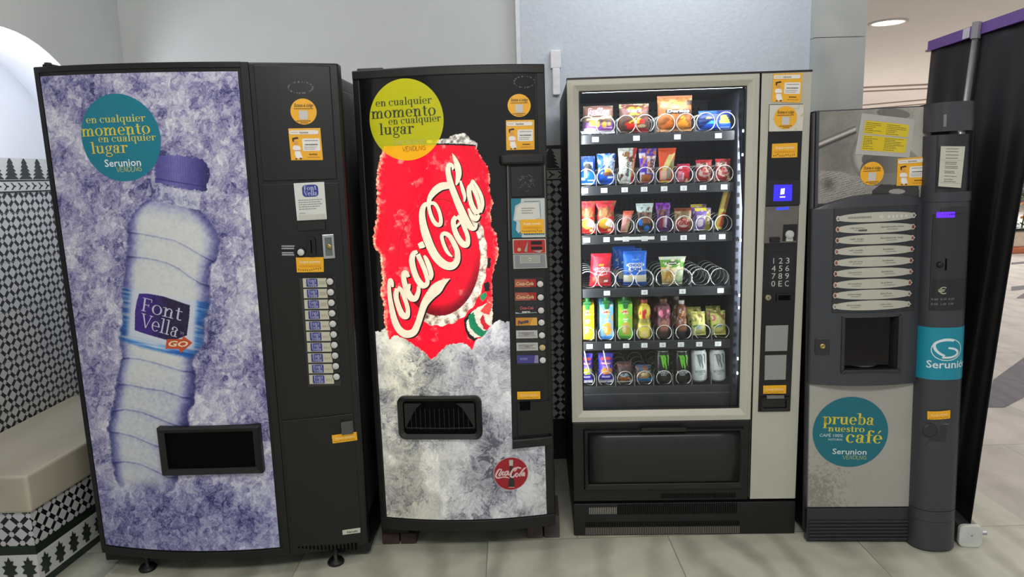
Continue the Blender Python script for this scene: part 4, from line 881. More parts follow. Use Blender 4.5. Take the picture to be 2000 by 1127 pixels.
for st in bs:
    for q in ribbon([(*b7(a, b), w/12.52) for a, b, w in st], 4): mb.flat([CK.L(*p, -.005) for p in q][::-1], -.0072, 'd9b9b9')
finish(mb, 'round_badge', ck, CK)
port_o, (pa, pc, pb, pd, pyc) = port(CK, ck, 779, 942, 771, 854, .022, .03, .028)
mb = MB()
for i in range(15): x = pa+.012+(pc-pa-.024)*i/14; plan(mb, CK, x-.001, x+.001, pb+.018, pd-.03, -.017, -.013, 0, 1)
plan(mb, CK, pa+.01, pc-.01, pb+.022, pb+.026, -.018, -.014, 0, 10); mb.build('port_grille', mat('dark_grille', '1d1d20', .4), port_o)
for pts in ([(pa+.005, pb+.02), (pa+.006, pd-.01), (pa+.075, pd-.008), (pa+.05, pd-.03)], [(pc-.005, pb+.02), (pc-.05, pd-.03), (pc-.075, pd-.008), (pc-.006, pd-.01)]): MB().prism(pts, -.020, -.012).warp(lambda x, y, z: (x, y+float(CK.yf(x)), z)).build('port_flap', mat('dark_flap', '121214', .45), port_o)
# control column
mb = MB(); q = Quad(CK, [(1001, 876), (1072, 868), (1064, 318), (988, 318)], -.005); cc = q.c; ys = [float(CK.yf(p[0])) for p in cc]
mb.prism(cc, -.014, 0); mb.warp(lambda x, y, z: (x, y+float(CK.yf(x)), z)); mb.build('control_column', BLACKM, ck, bevel=.003)
mb = MB(); px_plate(mb, CK, 978, 1064, 301, 322, .034, 0, -.005); mb.build('ledge', BLACKM, ck, bevel=.01)
for x0, x1 in ((990.5, 992.5), (1062.5, 1064.5)):
    q = Quad(CK, [(x0+3, 470), (x1+3, 470), (x1, 323), (x0, 323)], -.018); MB().prism(q.c, -.02, -.012).warp(lambda x, y, z: (x, y+float(CK.yf(x)), z)).build('edge_strip', mat('worn_steel', '6d665f', .4, metal=.6), ck)
mb = MB(); px_plate(mb, CK, 998, 1060, 325, 384, .004, 0, -.014); o = mb.build('blank_panel', BLACKM, ck, bevel=.002)
mb = MB(); rn = random.Random(8)
for i in range(26):
    a, b = 1030+rn.gauss(0, 9), 352+rn.gauss(0, 8); q = ribbon([(a, b, .8), (a+rn.uniform(-9, 9), b+rn.uniform(-6, 6), .3)], 1)
    for p in q: mb.flat([CK.L(*k, -.018) for k in p][::-1], -.0186, '6a6a6c')
finish(mb, 'scratches', ck, CK)
q = Quad(CK, [(1000, 464), (1067, 463), (1064, 387), (998, 388)], -.014); mb = MB(); q.slab(mb, 'c3c9c8', .004); q.y -= .004
q.poly(mb, [(0, 0), (0, 1), (.30, 1), (.28, .9), (.12, .82), (.05, .45), (.15, .40), (.12, .2), (.2, .1), (.3, 0)], '1c7a90', 1); q.poly(mb, [(.10, .45), (.15, .75), (.3, .88), (.8, .9), (.85, .5), (.5, .42)], 'd3d3cc', 2)
q.text(mb, sans('S e', .02), '1c7a90', .03, .30, .05, .2, 2); q.lines(mb, '2c6f80', .35, .95, (.07,), .03, 2, 3, 0); q.rect(mb, '3a6a78', .85, .86, .5, .9, 3); q.rect(mb, '3a6a78', .38, .86, .92, .93, 3); q.lines(mb, '8a8a70', .3, .7, (.62, .68, .74), .02, 3, 5)
finish(mb, 'instruction_plate', ck, CK)
coin_sticker(CK, [(1017.5, 456), (1063, 455.5), (1062, 428), (1016, 429)], ck, -.019)
q = Quad(CK, [(1002, 496), (1067, 495), (1066, 466), (1001, 467)], -.014); mb = MB(); q.slab(mb, 'b9b5ab', .005); q.y -= .005; q.rect(mb, 'b52a26', .03, .97, .05, .93, 1, r=.005)
q.rect(mb, '161414', .55, .88, .62, .85, 2, r=.002); q.rect(mb, '0c0c0c', .55, .88, .28, .48, 2, r=.002); q.poly(mb, [(.34, .2), (.46, .9), (.42, .1)], '9c9a96', 2); q.poly(mb, [(.6, .2), (.9, .24), (.8, .06)], 'a8a19a', 2)
(a, b) = q.m(.19, .3); mb.disc(a, b, .0068, q.y-.001, 'c2a888', 18, 1); (a, b) = q.m(.19, .72); mb.disc(a, b, .002, q.y-.001, '2a1010', 10, 1); finish(mb, 'coin_panel', ck, CK)
q = Quad(CK, [(1003, 525), (1069, 523), (1067, 496), (1002, 497)], -.014); mb = MB(); q.slab(mb, 'a9a9a4', .005); q.y -= .005; q.rect(mb, '85868a', .05, .95, .08, .95, 1); q.rect(mb, 'b6b7b2', .2, .8, .38, .92, 2); q.rect(mb, '9fa098', .22, .78, .44, .88, 3); (a, b) = q.m(.5, .66); mb.disc(a, b, .006, q.y-.0022, 'c9c9c2', 18, 1); q.rect(mb, '3b3b3b', .47, .53, .64, .68, 6)
finish(mb, 'lock_plate', ck, CK)
q = Quad(CK, [(1009, 713), (1066, 711), (1061, 541), (1003, 542)], -.014); mb = MB(); q.slab(mb, '29292b', .003); finish(mb, 'selection_board', ck, CK)
kinds = ['cola', 'cola', 'zero', 'fanta', 'water', 'water', 'blue']
for i, kd in enumerate(kinds):
    cyl = (553, 579, 604.5, 628, 653, 677, 701.5)[i]; x0 = 1005+i*.75; q = Quad(CK, [(x0+.3, cyl+8), (x0+42.3, cyl+7), (x0+41.5, cyl-8), (x0, cyl-7.5)], -.017); mb = MB(); q.slab(mb, {'cola': 'a3242c', 'zero': '242424', 'fanta': 'c98a34', 'water': 'b9b9b4', 'blue': '443f86'}[kd], .002); q.y -= .002
    if kd == 'cola':
        q.poly(mb, [(0, 0), (.72, 0), (.6, 1), (0, 1)], 'a85a44', 1); q.text(mb, sans('Coca-Cola', .03, .3), 'd8b98c', .05, .88, .25, .62, 2)
    if kd == 'zero': q.text(mb, sans('Coca-Cola', .03, .3), 'c0605c', .2, .85, .55, .5, 2); q.text(mb, sans('zero', .03), 'd6d6d0', .3, .68, .1, .42, 2); q.poly(mb, [(0, .02), (.1, .0), (1, .06), (1, .14), (.2, .06), (0, .2)], 'a9b6c0', 1)
    if kd == 'fanta': q.text(mb, sans('Fanta', .04), '3a3f52', .1, .6, .15, .62, 2, .25); q.poly(mb, [(.65, 0), (1, 0), (1, 1), (.8, 1)], 'd9a848', 1)
    if kd == 'water': q.lines(mb, '77777c', .1, .9, (.25, .42, .6, .72), .06, 2, i, .2); q.rect(mb, 'b77a6a', .4, .6, .5, .56, 3)
    if kd == 'blue': q.poly(mb, [(.8, 0), (1, 0), (1, 1), (.85, 1)], '8a86a8', 1); q.lines(mb, '8f9ac8', .15, .55, (.45, .6), .08, 2, i, .2)
    finish(mb, 'selection_label', ck, CK)
    u, v = CK.L(1055+i*.85, cyl+1.5, -.017); yc = float(CK.yf(u))-.016; mb = MB().lathe([(.0145, 0), (.0145, .005), (.012, .007), (.012, .004)], (u, yc, v), 'y', 20, 0); mb.lathe([(.0118, 0), (.0118, .008), (.009, .010), (0, .0105)], (u, yc, v), 'y', 20, 1); mb.build('selection_button', [BLACKM, WHITEB if i != 5 else mat('yellowed_button', 'bfa878', .4)], ck, smooth=True)
coin_sticker(CK, [(1010.5, 780), (1055.5, 779), (1055, 764), (1010, 765)], ck, -.016, 'Recoja Cambio', False)
mb = MB(); px_plate(mb, CK, 1011, 1076, 783, 846, .004, 0, -.014); px_plate(mb, CK, 1015, 1036, 782, 799, .0045, 1, -.014); mb.build('change_cup', [BLACKM, DARK], ck, bevel=.001)
mb = MB(); px_plate(mb, CK, 1001, 1080, 850, 868, .026, 0, -.006); mb.build('ledge', BLACKM, ck, bevel=.006)
code_sticker(CK, 1014, 206, 22.5, ck, -.0052)
info_sticker(CK, [(989, 293.5), (1044, 292), (1043.5, 234), (988, 235)], ck, -.0052)
mb = MB(); rn = random.Random(4)
for i in range(24):
    a = 2*math.pi*i/24+rn.uniform(-.1, .1); u, v = CK.L(1024+20*math.cos(a), 160-11*math.sin(a), -.0052); mb.disc(u, v, rn.uniform(.001, .003), -.0056, '58585a', 7, 1)
finish(mb, 'glue_residue', ck, CK)
# bricks under it
BR1, BR2 = mat('sooty_brick', '3a2b28', .85, var=.35, scale=30, bump=.4), mat('grey_brown_brick', '4a403c', .85, var=.3, scale=30, bump=.4)
def brick(px, py, w, d, h, z, lab, m, dx=0):
    P = on_plane(px, py, 2, 0.0); o = MB().box(0, w, 0, d, 0, h).build('brick', m, bevel=.004); o.location = (P[0]+dx, P[1], z); o.rotation_euler = (0, 0, -.03)
    tag(o, lab, 'brick', 'bricks under the can machine')
brick(747, 1063.5, .070, .20, .047, 0, 'lower left brick of the stack under the can machine\'s left corner', BR1)
brick(783, 1063.0, .064, .20, .047, 0, 'lower right brick of the stack under the can machine\'s left corner', BR1)
brick(747, 1063.5, .112, .20, .045, .0475, 'dark upper brick of the stack under the can machine\'s left corner', mat('black_brick', '1d1a1a', .8, var=.3, bump=.3))
brick(1030, 1052, .064, .19, .097, 0, 'greyish brick on edge, left one under the can machine\'s right corner', BR2)
brick(1063, 1051, .064, .19, .097, 0, 'greyish brick on edge, right one under the can machine\'s right corner', BR2)

# ================================================================== SNACK MACHINE
sn = empty('vending_machine', SN.M, 'silver grey snack vending machine with a lit glass front full of snacks', 'vending machine')
SIL = mat('silver_grey_paint', 'b8b7aa', .45, var=.03, scale=8)
SIDE = mat('dark_cabinet_side', '2e2e2e', .5, var=.15)
LINER = mat('dark_liner', '34343a', .55, var=.15, scale=10)
mb = MB(); mb.box(0, .022, .03, .80, .02, 1.826).box(.022, .9, .03, .80, 1.80, 1.826).box(.715, .9, .03, .80, .02, 1.80).box(.022, .715, .60, .80, .02, 1.80).box(.022, .715, .04, .60, .02, .50)
mb.build('cabinet', SIDE, sn, bevel=.004)
mb = MB(); mb.box(.022, .030, .05, .6, .50, 1.80).box(.03, .70, .575, .6, .50, 1.80).box(.03, .70, .05, .575, 1.79, 1.80).box(.03, .70, .05, .575, .50, .505).box(.70, .715, .05, .6, .5, 1.80); mb.build('liner', LINER, sn)
for z0 in (1.28, 1.05, 1.47, 1.68):
    mb = MB()
    for i in range(24):
        for j in range(4 if z0 != 1.05 else 2): x, z = .06+i*.024, z0+j*.022; mb.flat([(x, z), (x+.008, z), (x+.008, z+.008), (x, z+.008)], .574)
    mb.build('back_perforation', DARK, sn)
mb = MB(); mb.box(.654, .70, .075, .56, .52, 1.78); o = mb.build('air_duct', mat('blue_black_duct', '151922', .6, spec=.2), sn, bevel=.003)
mb = MB()
for i in range(27): z = .60+i*.043; mb.flat([(.658, z), (.668, z), (.668, z+.016), (.658, z+.016)], .0745)
mb.build('duct_slots', DARK, o)
LED = mat('led_strip', 'eef4ff', emit=9)
MB().box(.06, .66, .04, .05, 1.783, 1.789).build('led_strip', LED, sn); MB().box(.690, .696, .04, .048, .60, 1.77).build('led_strip', mat('side_led_strip', 'eef4ff', emit=2.5), sn)
mb = MB()
for z in (1.62, 1.53, 1.2, .98, .93, .72, .66): mb.box(.672, .677, .066, .074, z, z+.010)
mb.build('duct_lamp', mat('small_lamp', 'f2f6ff', emit=3), sn)
for x, z, tx_, tz_, sx, sz, pw in ((.345, 1.765, .345, 1.0, .56, .03, 2.2), (.047, 1.12, .45, 1.1, .02, 1.1, 3.6), (.683, 1.18, .25, 1.15, .02, 1.1, 4.8)):
    P = SN.M @ Vector((x, .062, z)); T = SN.M @ Vector((tx_, .26, tz_)); lo = area('snack_led_light', P, T, sx, sz, pw, (.95, .98, 1)); lo.parent = None
# door frame round the glass
fo, gi = (0, .7105, .492, 1.828), (.045, .6685, .537, 1.786)
def rect4(r, i=0): return [(r[0]+i, r[2]+i), (r[1]-i, r[2]+i), (r[1]-i, r[3]-i), (r[0]+i, r[3]-i)]
def frame_loft(layers, m, name, parent, **k):
    mb = MB(); vs = [(x, y, z) for L_, y in layers for x, z in L_]; mb.add(vs, [(a*4+i, a*4+(i+1) % 4, a*4+4+(i+1) % 4, a*4+4+i) for a in range(len(layers)-1) for i in range(4)]); return mb.build(name, m, parent, **k)
door = frame_loft([(rect4(fo), .028), (rect4(fo), 0), (rect4(fo, .022), -.002), (rect4(gi), .014), (rect4(gi), .034)], SIL, 'door_frame', sn, bevel=.002)
MB().box(gi[0]-.004, gi[1]+.004, .0225, .0275, gi[2]-.004, gi[3]+.004).build('glass', glass('door_glass', (.97, .985, .99), .75), door)
frame_loft([(rect4(gi), .0135), (rect4(gi, .005), .014), (rect4(gi, .005), .022)], BLACKM, 'gasket', door)
MB().box(.715, .900, 0, .03, .153, 1.828).build('payment_panel', SIL, sn, bevel=.003)
MB().box(0, .9005, -.002, .06, 1.8275, 1.834).build('top_trim', BLACKM, sn)
mb = MB(); mb.box(.715, .7165, -.001, .01, .153, 1.828); mb.build('seam', DARK, sn)
# trays
DIV = []
ROWV = [1.613, 1.415, 1.220, 1.003, .783, .592]
TRAY = mat('dark_tray', '26282b', .4, var=.15); WIRE = mat('spiral_wire', 'cfcfcb', .28, metal=.85, var=.05); TAGW = 'e6ebe8'
LANES = {0: (1148, 1183, 1223, 1260, 1300, 1339, 1378, 1417), 1: (1146, 1183, 1223, 1260, 1298, 1336, 1376, 1415), 2: (1146, 1183, 1222, 1260, 1298, 1336, 1375, 1413), 3: (1148, 1185, 1220, 1259, 1299, 1334, 1368, 1405), 4: (1146, 1184, 1221, 1259, 1297, 1335, 1372, 1409), 5: (1147, 1184, 1221, 1259, 1297, 1335, 1372, 1408)}
TAGX = {0: ((1164, '11'), (1243, '13'), (1322, '15'), (1401, '17')), 1: list(zip((1142, 1180, 1220, 1258, 1297, 1335, 1373, 1414), ('20', '21', '22', '23', '24', '25', '26', '27'))), 2: list(zip((1145, 1184, 1222, 1259, 1297, 1336, 1373, 1412), ('30', '31', '32', '33', '34', '35', '36', '37'))),
        3: ((1184, '41'), (1259, '43'), (1335, '45'), (1411, '47')), 4: list(zip((1148, 1185, 1222, 1259, 1296, 1333, 1370, 1408), ('50', '51', '52', '53', '54', '55', '56', '57'))), 5: ()}
def coil(u, v, r, hand, ph, turns=7, d=.40, y0=.108):
    # each turn stands upright; the wire steps back along the tray floor, so that goods stand between the turns
    n = 24; pts = []
    for i in range(int(turns*n)+1):
        a = ph+hand*2*math.pi*i/n; k = (i % n)/n; y = y0+d*(i//n)+d*max(0, (k-.80)/.20); pts.append((u+r*math.cos(a), y, v+r*math.sin(a)))
    return MB().tube(pts, .0019, 6)
for r, vt in enumerate(ROWV):
    tr = MB().box(.032, .650, .104, .555, vt+.008, vt+.012).box(.032, .652, .100, .106, vt-.020, vt+.016).build('tray', TRAY, sn, bevel=.001)
    wide = r in (0, 3); lanes = LANES[r]
    us = [SN.L(x, 480, .108)[0] for x in lanes]; us = [SN.L(x, SN_y, .108)[0] for x, SN_y in zip(lanes, [250, 345, 442, 548, 650, 745][r:r+1]*8)]
    rad = .0355 if wide else (.0335 if r in (1, 2) else .031)
    for i, u in enumerate(us):
        if r == 5 and i > 5: continue
        hand = -1 if (i % 2 == 0 or not wide) else 1; ph = R(234) if hand < 0 else R(-54)
        if r >= 4: ph = R(234); hand = -1
        coil(u, vt+.013+rad+.003, rad, hand, ph, 5, .062 if r < 4 else .076).build('spiral', WIRE, tr, smooth=True)
    pitch = (us[-1]-us[0])/(len(us)-1); ed = [us[0]-pitch/2+pitch*i*(2 if wide else 1) for i in range(1, 4 if wide else 8)]+[us[-1]+pitch*.52]
    DIV.append(ed)
    for e in ed: MB().box(e-.0008, e+.0008, .106, .52, vt+.010, vt+.062).build('divider', mat('clear_divider', '8f9499', .25, metal=.5), tr)
    for x, s in TAGX[r]:
        u, _ = SN.L(x, 372, .1); q = Quad(None, [(u-.0125, vt-.0115), (u+.0125, vt-.0115), (u+.0125, vt+.0075), (u-.0125, vt+.0075)], .0995); mb = MB(); q.slab(mb, TAGW, .0015); q.y -= .0015; q.text(mb, sans(s), '7b878c', .32, .70, .22, .75, 1); finish(mb, 'price_tag', tr)
q = [SN.L(x, y, .1) for x, y in ((1200, 466), (1278, 464))]; MB().box(q[0][0], q[1][0], .097, .0995, ROWV[2]-.006, ROWV[2]+.006).build('paper_strip', mat('paper_white', 'd8dcd8', .6), sn)
MB().box(.03, .653, .09, .12, .505, ROWV[5]-.012).build('drop_panel', mat('navy_drop_panel', '23242d', .35), sn, bevel=.003)
# delivery bin
mb = MB(); mb.box(0, .7105, .004, .05, .148, .490); mb.build('bin_surround', BLACKM, sn, bevel=.004)
def flap(s, t):
    a = math.pi*(t-.5)*.9; return (.055+.595*s, -.006-.034*math.cos(a), .195+.245*t)
q = Quad.box(SN, 1140, 1452, 836, 955); (a, b), (c, d) = q.c[0], q.c[2]
frame_loft([([(a, b), (c, b), (c, d), (a, d)], .004), ([(a+.004, b+.004), (c-.004, b+.004), (c-.004, d-.004), (a+.004, d-.004)], -.016), ([(a+.02, b+.03), (c-.02, b+.03), (c-.02, d-.014), (a+.02, d-.014)], -.012), ([(a+.02, b+.03), (c-.02, b+.03), (c-.02, d-.014), (a+.02, d-.014)], .0)], BLACKM, 'bin_frame', sn, bevel=.003)
fl = MB().sheet(lambda s, t: (a+.022+(c-a-.044)*s, -.010-.020*math.sin(math.pi*min(max(t, 0), 1))**.6, b+.032+(d-b-.048)*t), 8, 16).build('bin_flap', mat('satin_black', '1b1b1c', .33), sn, smooth=True, solid=.003)
q = Quad.box(SN, 1251, 1338, 832, 840); (e, f), (g, h) = q.c[0], q.c[2]; MB().prism(rrect(e, g, f, h, .004), -.024, 0).build('handle', mat('handle_black', '0e0e0f', .3), sn, bevel=.002)
mb = MB(); mb.box(0, .9005, -.004, .05, .004, .143); base = mb.build('base_grille', BLACKM, sn, bevel=.003)
def slots(x0, x1, y0, y1, n, m, name, parent, dep=-.004):
    q = Quad.box(SN, x0, x1, y0, y1, dep); (a, b), (c, d) = q.c[0], q.c[2]; mb = MB()
    for i in range(n): x = a+(c-a)*(i+.25)/n; mb.flat([(x, b), (x+(c-a)/n*.5, b), (x+(c-a)/n*.5, d), (x, d)], dep-.0006)
    return mb.build(name, m, parent)
slots(1143, 1445, 1029, 1043, 88, mat('grille_gap_light', '6f6d60', .6), 'vent_slots', base); slots(1143, 1445, 1018, 1028, 88, DARK, 'vent_slots', base)
slots(1150, 1205, 991, 1004, 16, mat('grille_gap_pale', '8d8b82', .6), 'vent_slots', base); slots(1206, 1440, 983, 1004, 66, DARK, 'vent_slots', base); slots(1290, 1437, 963, 973, 46, DARK, 'vent_slots', sn, .0035)
for x in (.05, .85): MB().lathe([(0, 0), (.02, 0), (.02, .006), (.008, .008), (.008, .03)], (x, .06, 0), n=14).build('foot', BLACKM, sn, smooth=True)
# payment column
q = Quad(SN, [(1480, 804), (1543, 803), (1569, 203), (1502, 204)]); pc = q.c; MB().prism(pc, -.004, .01).build('payment_column', mat('gloss_black', '0f0f11', .22), sn, bevel=.002)
info_sticker(SN, [(1507, 199), (1563.5, 200.5), (1567.5, 142), (1510, 144)], sn, -.0005, 'Llámanos')
q = Quad(SN, [(1501.5, 257), (1567.5, 255.5), (1570, 204), (1503, 205)], -.0042); mb = MB(); q.rect(mb, 'd3cfc2'); rn = random.Random(6)
for i in range(22): a, b = rn.random(), rn.random(); q.rect(mb, rn.choice(['c8c39a', 'bfc4b4', 'dcc9a0']), a, min(a+.07, 1), b, min(b+.07, 1), 2)
code_sticker(SN, 1534, 230, 22.5, None, -.0042, mb, 3); finish(mb, 'code_card', sn)
coin_sticker(SN, [(1507, 308.5), (1557, 307), (1557.5, 279), (1508, 281)], sn, -.0045)
q = Quad(SN, [(1495, 401), (1561, 399), (1562, 352), (1498, 352)], -.004); mb = MB(); q.slab(mb, '1b1b20', .008); q.y -= .008
SCR = mat('blue_screen', '2a22e0', .2, emit=1.3); q.poly(mb, [(.20, .16), (.75, .16), (.75, .82), (.20, .82)], SCR, 1); q.poly(mb, [(.40, .42), (.52, .44), (.53, .68), (.41, .66)], mat('screen_white', 'dfe0ff', emit=1.0), 2); q.rect(mb, mat('screen_white', 'dfe0ff', emit=1.0), .39, .55, .30, .35, 2); finish(mb, 'card_reader', sn)
q = Quad(SN, [(1492, 475), (1555, 473), (1560, 402), (1495, 404)], -.004); mb = MB(); q.slab(mb, mat('brushed_plate', '6e6964', .35, metal=.4), .003); q.y -= .003; q.poly(mb, [(.32, .90), (.7, .91), (.7, .98), (.32, .97)], mat('blue_led', '3040ff', .3, emit=1.0), 1); q.rect(mb, '0c0c0d', .56, .99, .04, .5, 1); plate = finish(mb, 'coin_plate', sn)
q2 = Quad.box(SN, 1503, 1522, 463, 473.5, -.007); MB().prism(q2.c, -.018, -.006).build('return_lever', BLACKM, sn, bevel=.002)
u, v = SN.L(1541.5, 458, -.008); mb = MB().lathe([(.0, .0), (.0165, 0), (.0165, .008), (.013, .012), (.010, .012), (.009, .014), (0, .014)], (u, -.008, v), 'y', 24); mb.prism([(u-.013, v-.026), (u+.014, v-.026), (u+.012, v-.006), (u-.012, v-.006)], -.014, -.007); mb.build('coin_funnel', mat('pale_plastic', 'b9bab5', .35), sn, smooth=False, bevel=.001)
q = Quad(SN, [(1490, 566), (1551, 565), (1554, 480), (1493, 481)], -.004); mb = MB(); q.slab(mb, '121214', .002); q.y -= .002; q.rect(mb, '1a1a1c', .18, .88, .04, .82, 1, r=.006)
for i, row in enumerate(('123', '456', '789', '0EC')):
    for j, ch in enumerate(row): q.text(mb, sans(ch), 'b9b9b6', .245+.215*j, .245+.215*j+(.135 if ch != '1' else .07), .60-.175*i, .19, 2)
finish(mb, 'keypad', sn)
u, v = SN.L(1500, 581, -.004); MB().lathe([(.0115, 0), (.0115, .006), (.009, .008), (0, .008)], (u, -.004, v), 'y', 20, 0).prism([(u-.0012, v-.004), (u+.0012, v-.004), (u+.0012, v+.004), (u-.0012, v+.004)], -.0125, -.0115, 1).build('lock', [mat('worn_brass', 'a59f8a', .35, metal=.7), DARK], sn)
q = Quad.box(SN, 1516, 1546, 573, 589, -.004); MB().prism(q.c, -.010, -.004, 0).prism([(q.c[0][0]+.006, q.c[0][1]+.006), (q.c[1][0]-.006, q.c[1][1]+.006), (q.c[2][0]-.006, q.c[2][1]-.006), (q.c[3][0]+.006, q.c[3][1]-.006)], -.0105, -.0095, 1).build('note_slot', [BLACKM, DARK], sn, bevel=.001)
for pxs in ([(1494, 686), (1537, 685), (1539.5, 635), (1495.5, 636)], [(1493, 742), (1534, 741), (1536, 693), (1494, 694)]):
    q = Quad(SN, pxs, -.004); mb = MB(); q.slab(mb, '8f918f', .0015); finish(mb, 'blank_plate', sn)
coin_sticker(SN, [(1490.5, 769), (1535, 768.5), (1535.5, 752), (1490.5, 753)], sn, -.0045, 'Recoja Cambio', False)
q = Quad.box(SN, 1484, 1541, 773, 802, -.004); (a, b), (c, d) = q.c[0], q.c[2]; frame_loft([(rect4((a, c, b, d)), -.004), (rect4((a, c, b, d), .003), -.014), (rect4((a, c, b, d), .012), -.012), (rect4((a, c, b, d), .014), -.004)], BLACKM, 'change_cup', sn)
q = Quad.box(SN, 1496, 1530, 771, 777, -.004); MB().prism(q.c, -.016, -.004).build('cup_rim', mat('dull_steel', '7d7f80', .35, metal=.6), sn, bevel=.001)

# ================================================================== COFFEE MACHINE
cf = empty('vending_machine', CF.M, 'narrow dark grey coffee machine with a round cafe sticker, at right', 'vending machine')
GREYP = mat('graphite_plastic', '393b40', .36, var=.06, scale=12); GREYD = mat('dark_graphite', '2a2c30', .4, var=.08); HC = 1.667
MB().box(.004, .50, .03, .66, 0, HC).build('cabinet', BLACKM, cf, bevel=.008)
MB().box(-.002, .004, .004, .05, .02, HC-.01).build('side_trim', mat('worn_edge', '55565a', .4, metal=.4), cf)
CD = Frame(1.14804, 2.61746, .02, -.07667, -.020749, -.012683, .035, .40)       # bowed door
class Column(Frame):
    def yf(s, u): k = np.abs((u-.468)/.084); return -.072*np.sqrt(np.maximum(0, 1-np.minimum(k, 1)**2.6))
CO = Column(1.14804, 2.61746, .02, -.07667, -.020749, -.012683, .07, .936)
def paint_coffee(x, y):
    n = fbm(x/4, y/4, 5, 3); n2 = fbm(x/30, y/30, 7, 3); t = .53+.10*(x-1605)/200+.10*(n2-.5)+.06*(n-.5)-.10*np.exp(-((x-1640)/30)**2-((y-300)/40)**2)
    t = np.where(x > 1760, t+.06*sstep(1760, 1815, x), t)
    def el(cx, cy, rx, ry, rot=0): dx, dy = x-cx, y-cy; c, s = math.cos(rot), math.sin(rot); return np.hypot((dx*c+dy*s)/rx, (-dx*s+dy*c)/ry)
    e = el(1748, 300, 84, 62, -.15); t = mixs(t, .66+.10*(1-e), (e < 1)*1.0); t = mixs(t, .38, np.exp(-((e-.99)/.05)**2)*.6*(x < 1745))
    e2 = el(1742, 335, 62, 34, .05); t = mixs(t, .42+.18*np.clip((x-1690)/120, 0, 1), (e2 < 1)*1.0); e3 = el(1738, 312, 55, 26, 0); t = mixs(t, .30+.25*sstep(1690, 1790, x), (e3 < 1)*.8)
    e4 = el(1745, 222, 36, 12, .1); t = mixs(t, .62, np.exp(-((e4-1)/.12)**2)*.8); t = mixs(t, .35, (e4 < .9)*.6)
    e5 = el(1803, 235, 13, 26, .1); t = mixs(t, .70, np.exp(-((e5-1)/.2)**2)*.6)
    k = (y-(282-(x-1604)*.42)); kn = (x < 1672); t = mixs(t, .80, np.exp(-((k+2)/2.6)**2)*kn); t = mixs(t, .22, np.exp(-((k-5)/2.4)**2)*kn); t = mixs(t, .30, np.exp(-((k+7)/1.5)**2)*kn*.6)
    npg = inside(x, y, [(1600, 333), (1640, 335), (1690, 348), (1706, 400), (1600, 400)]); t = mixs(t, .62+.25*(n-.5)-.28*(np.sin(y*1.4+x*.4) > .55)*(n > .5), npg*1.0); t = mixs(t, .2, np.exp(-((x-1618)/12)**2-((y-360)/12)**2)*.6)
    dk = inside(x, y, [(1704, 372), (1720, 360), (1790, 362), (1812, 372), (1812, 392), (1700, 392)]); t = mixs(t, .16, dk*.85); t = mixs(t, .75, (el(1752, 374, 16, 5) < 1)*.8); t = mixs(t, .7, (x > 1795)*(y > 362)*.8)
    return np.clip(t, 0, 1)[..., None]*np.array([.98, .965, .92]), None
def mixs(a, b, w): return a*(1-w)+b*w
picture('picture_panel', cf, CF, .016, .412, 1.325, 1.660, .0022, paint_coffee, mat('satin_print', '000000', .3, var=.02, attr='print'), -.002)
MB().box(.010, .416, -.0015, .03, 1.30, 1.664).box(.006, .016, -.006, .03, 1.30, 1.664).build('picture_frame', GREYP, cf, bevel=.002)
q = Quad(CF, [(1670, 301), (1776, 308), (1787, 233), (1683, 221)], -.003); mb = MB(); q.slab(mb, 'b4b2ae', .0008); q.y -= .0008
for y0, y1, ys in ((.52, .84, (.78, .735, .69, .645, .60, .55)), (.11, .48, (.44, .40, .36, .32, .28, .24, .20, .15))): q.rect(mb, 'd8bd14', .09, .50, y0, y1, 1); q.rect(mb, 'd9c128', .50, .91, y0, y1, 1); q.lines(mb, '5f5a1a', .11, .44, ys, .012, 2, int(y0*9), .7); q.lines(mb, '5f5a1a', .50, .86, ys, .012, 2, int(y0*11), .6)
finish(mb, 'price_list', cf)
code_sticker(CF, 1703, 339, 23, cf, -.0035)
info_sticker(CF, [(1750.6, 363), (1810, 362), (1813, 305), (1753, 310)], cf, -.0035)
# bowed door with the cup bay left open
ba, bt = CD.L(1648, 722, -.012), CD.L(1754, 618, -.012); U0, U1 = -.002, .408; VB = CD.L(1690, 752, 0)[1]; VT = 1.305
mb = MB(); plan(mb, CD, U0, ba[0], ba[1], bt[1], -.012, .03, 0, 4, .03); plan(mb, CD, bt[0], U1, ba[1], bt[1], -.012, .03, 0, 3, .03); plan(mb, CD, U0, U1, VB, ba[1], -.012, .03, 0, 20, .03); plan(mb, CD, U0, U1, bt[1], VT, -.012, .03, 0, 20, .03)
n = 20; us = [U0+(U1-U0)*i/n for i in range(n+1)]; at = [VT+.0495*(1-((u-.23)/.24)**2) for u in us]
vs = [(u, float(CD.yf(u))-.012, VT) for u in us]+[(u, float(CD.yf(u))-.010, a-.004) for u, a in zip(us, at)]+[(u, .0, a) for u, a in zip(us, at)]
mb.add(vs, [(k*(n+1)+i, k*(n+1)+i+1, (k+1)*(n+1)+i+1, (k+1)*(n+1)+i) for k in range(2) for i in range(n)])
door = mb.build('door', GREYP, cf)
mb = MB(); w0, w1 = ba[0], bt[0]; z0, z1 = ba[1], bt[1]; yb = .10
mb.add([(w0, -.03, z0), (w0, -.03, z1), (w0+.012, yb, z1), (w0+.012, yb, z0), (w1, -.03, z0), (w1, -.03, z1), (w1-.03, yb, z1), (w1-.03, yb, z0)], [(0, 3, 2, 1), (4, 5, 6, 7), (1, 2, 6, 5), (0, 4, 7, 3)], 0); mb.add([(w0, yb, z0), (w1, yb, z0), (w1, yb, z1), (w0, yb, z1)], [(0, 1, 2, 3)], 1)
bay = mb.build('cup_bay', [GREYD, mat('bay_back', '2b2c2e', .5, var=.3, scale=20)], cf)
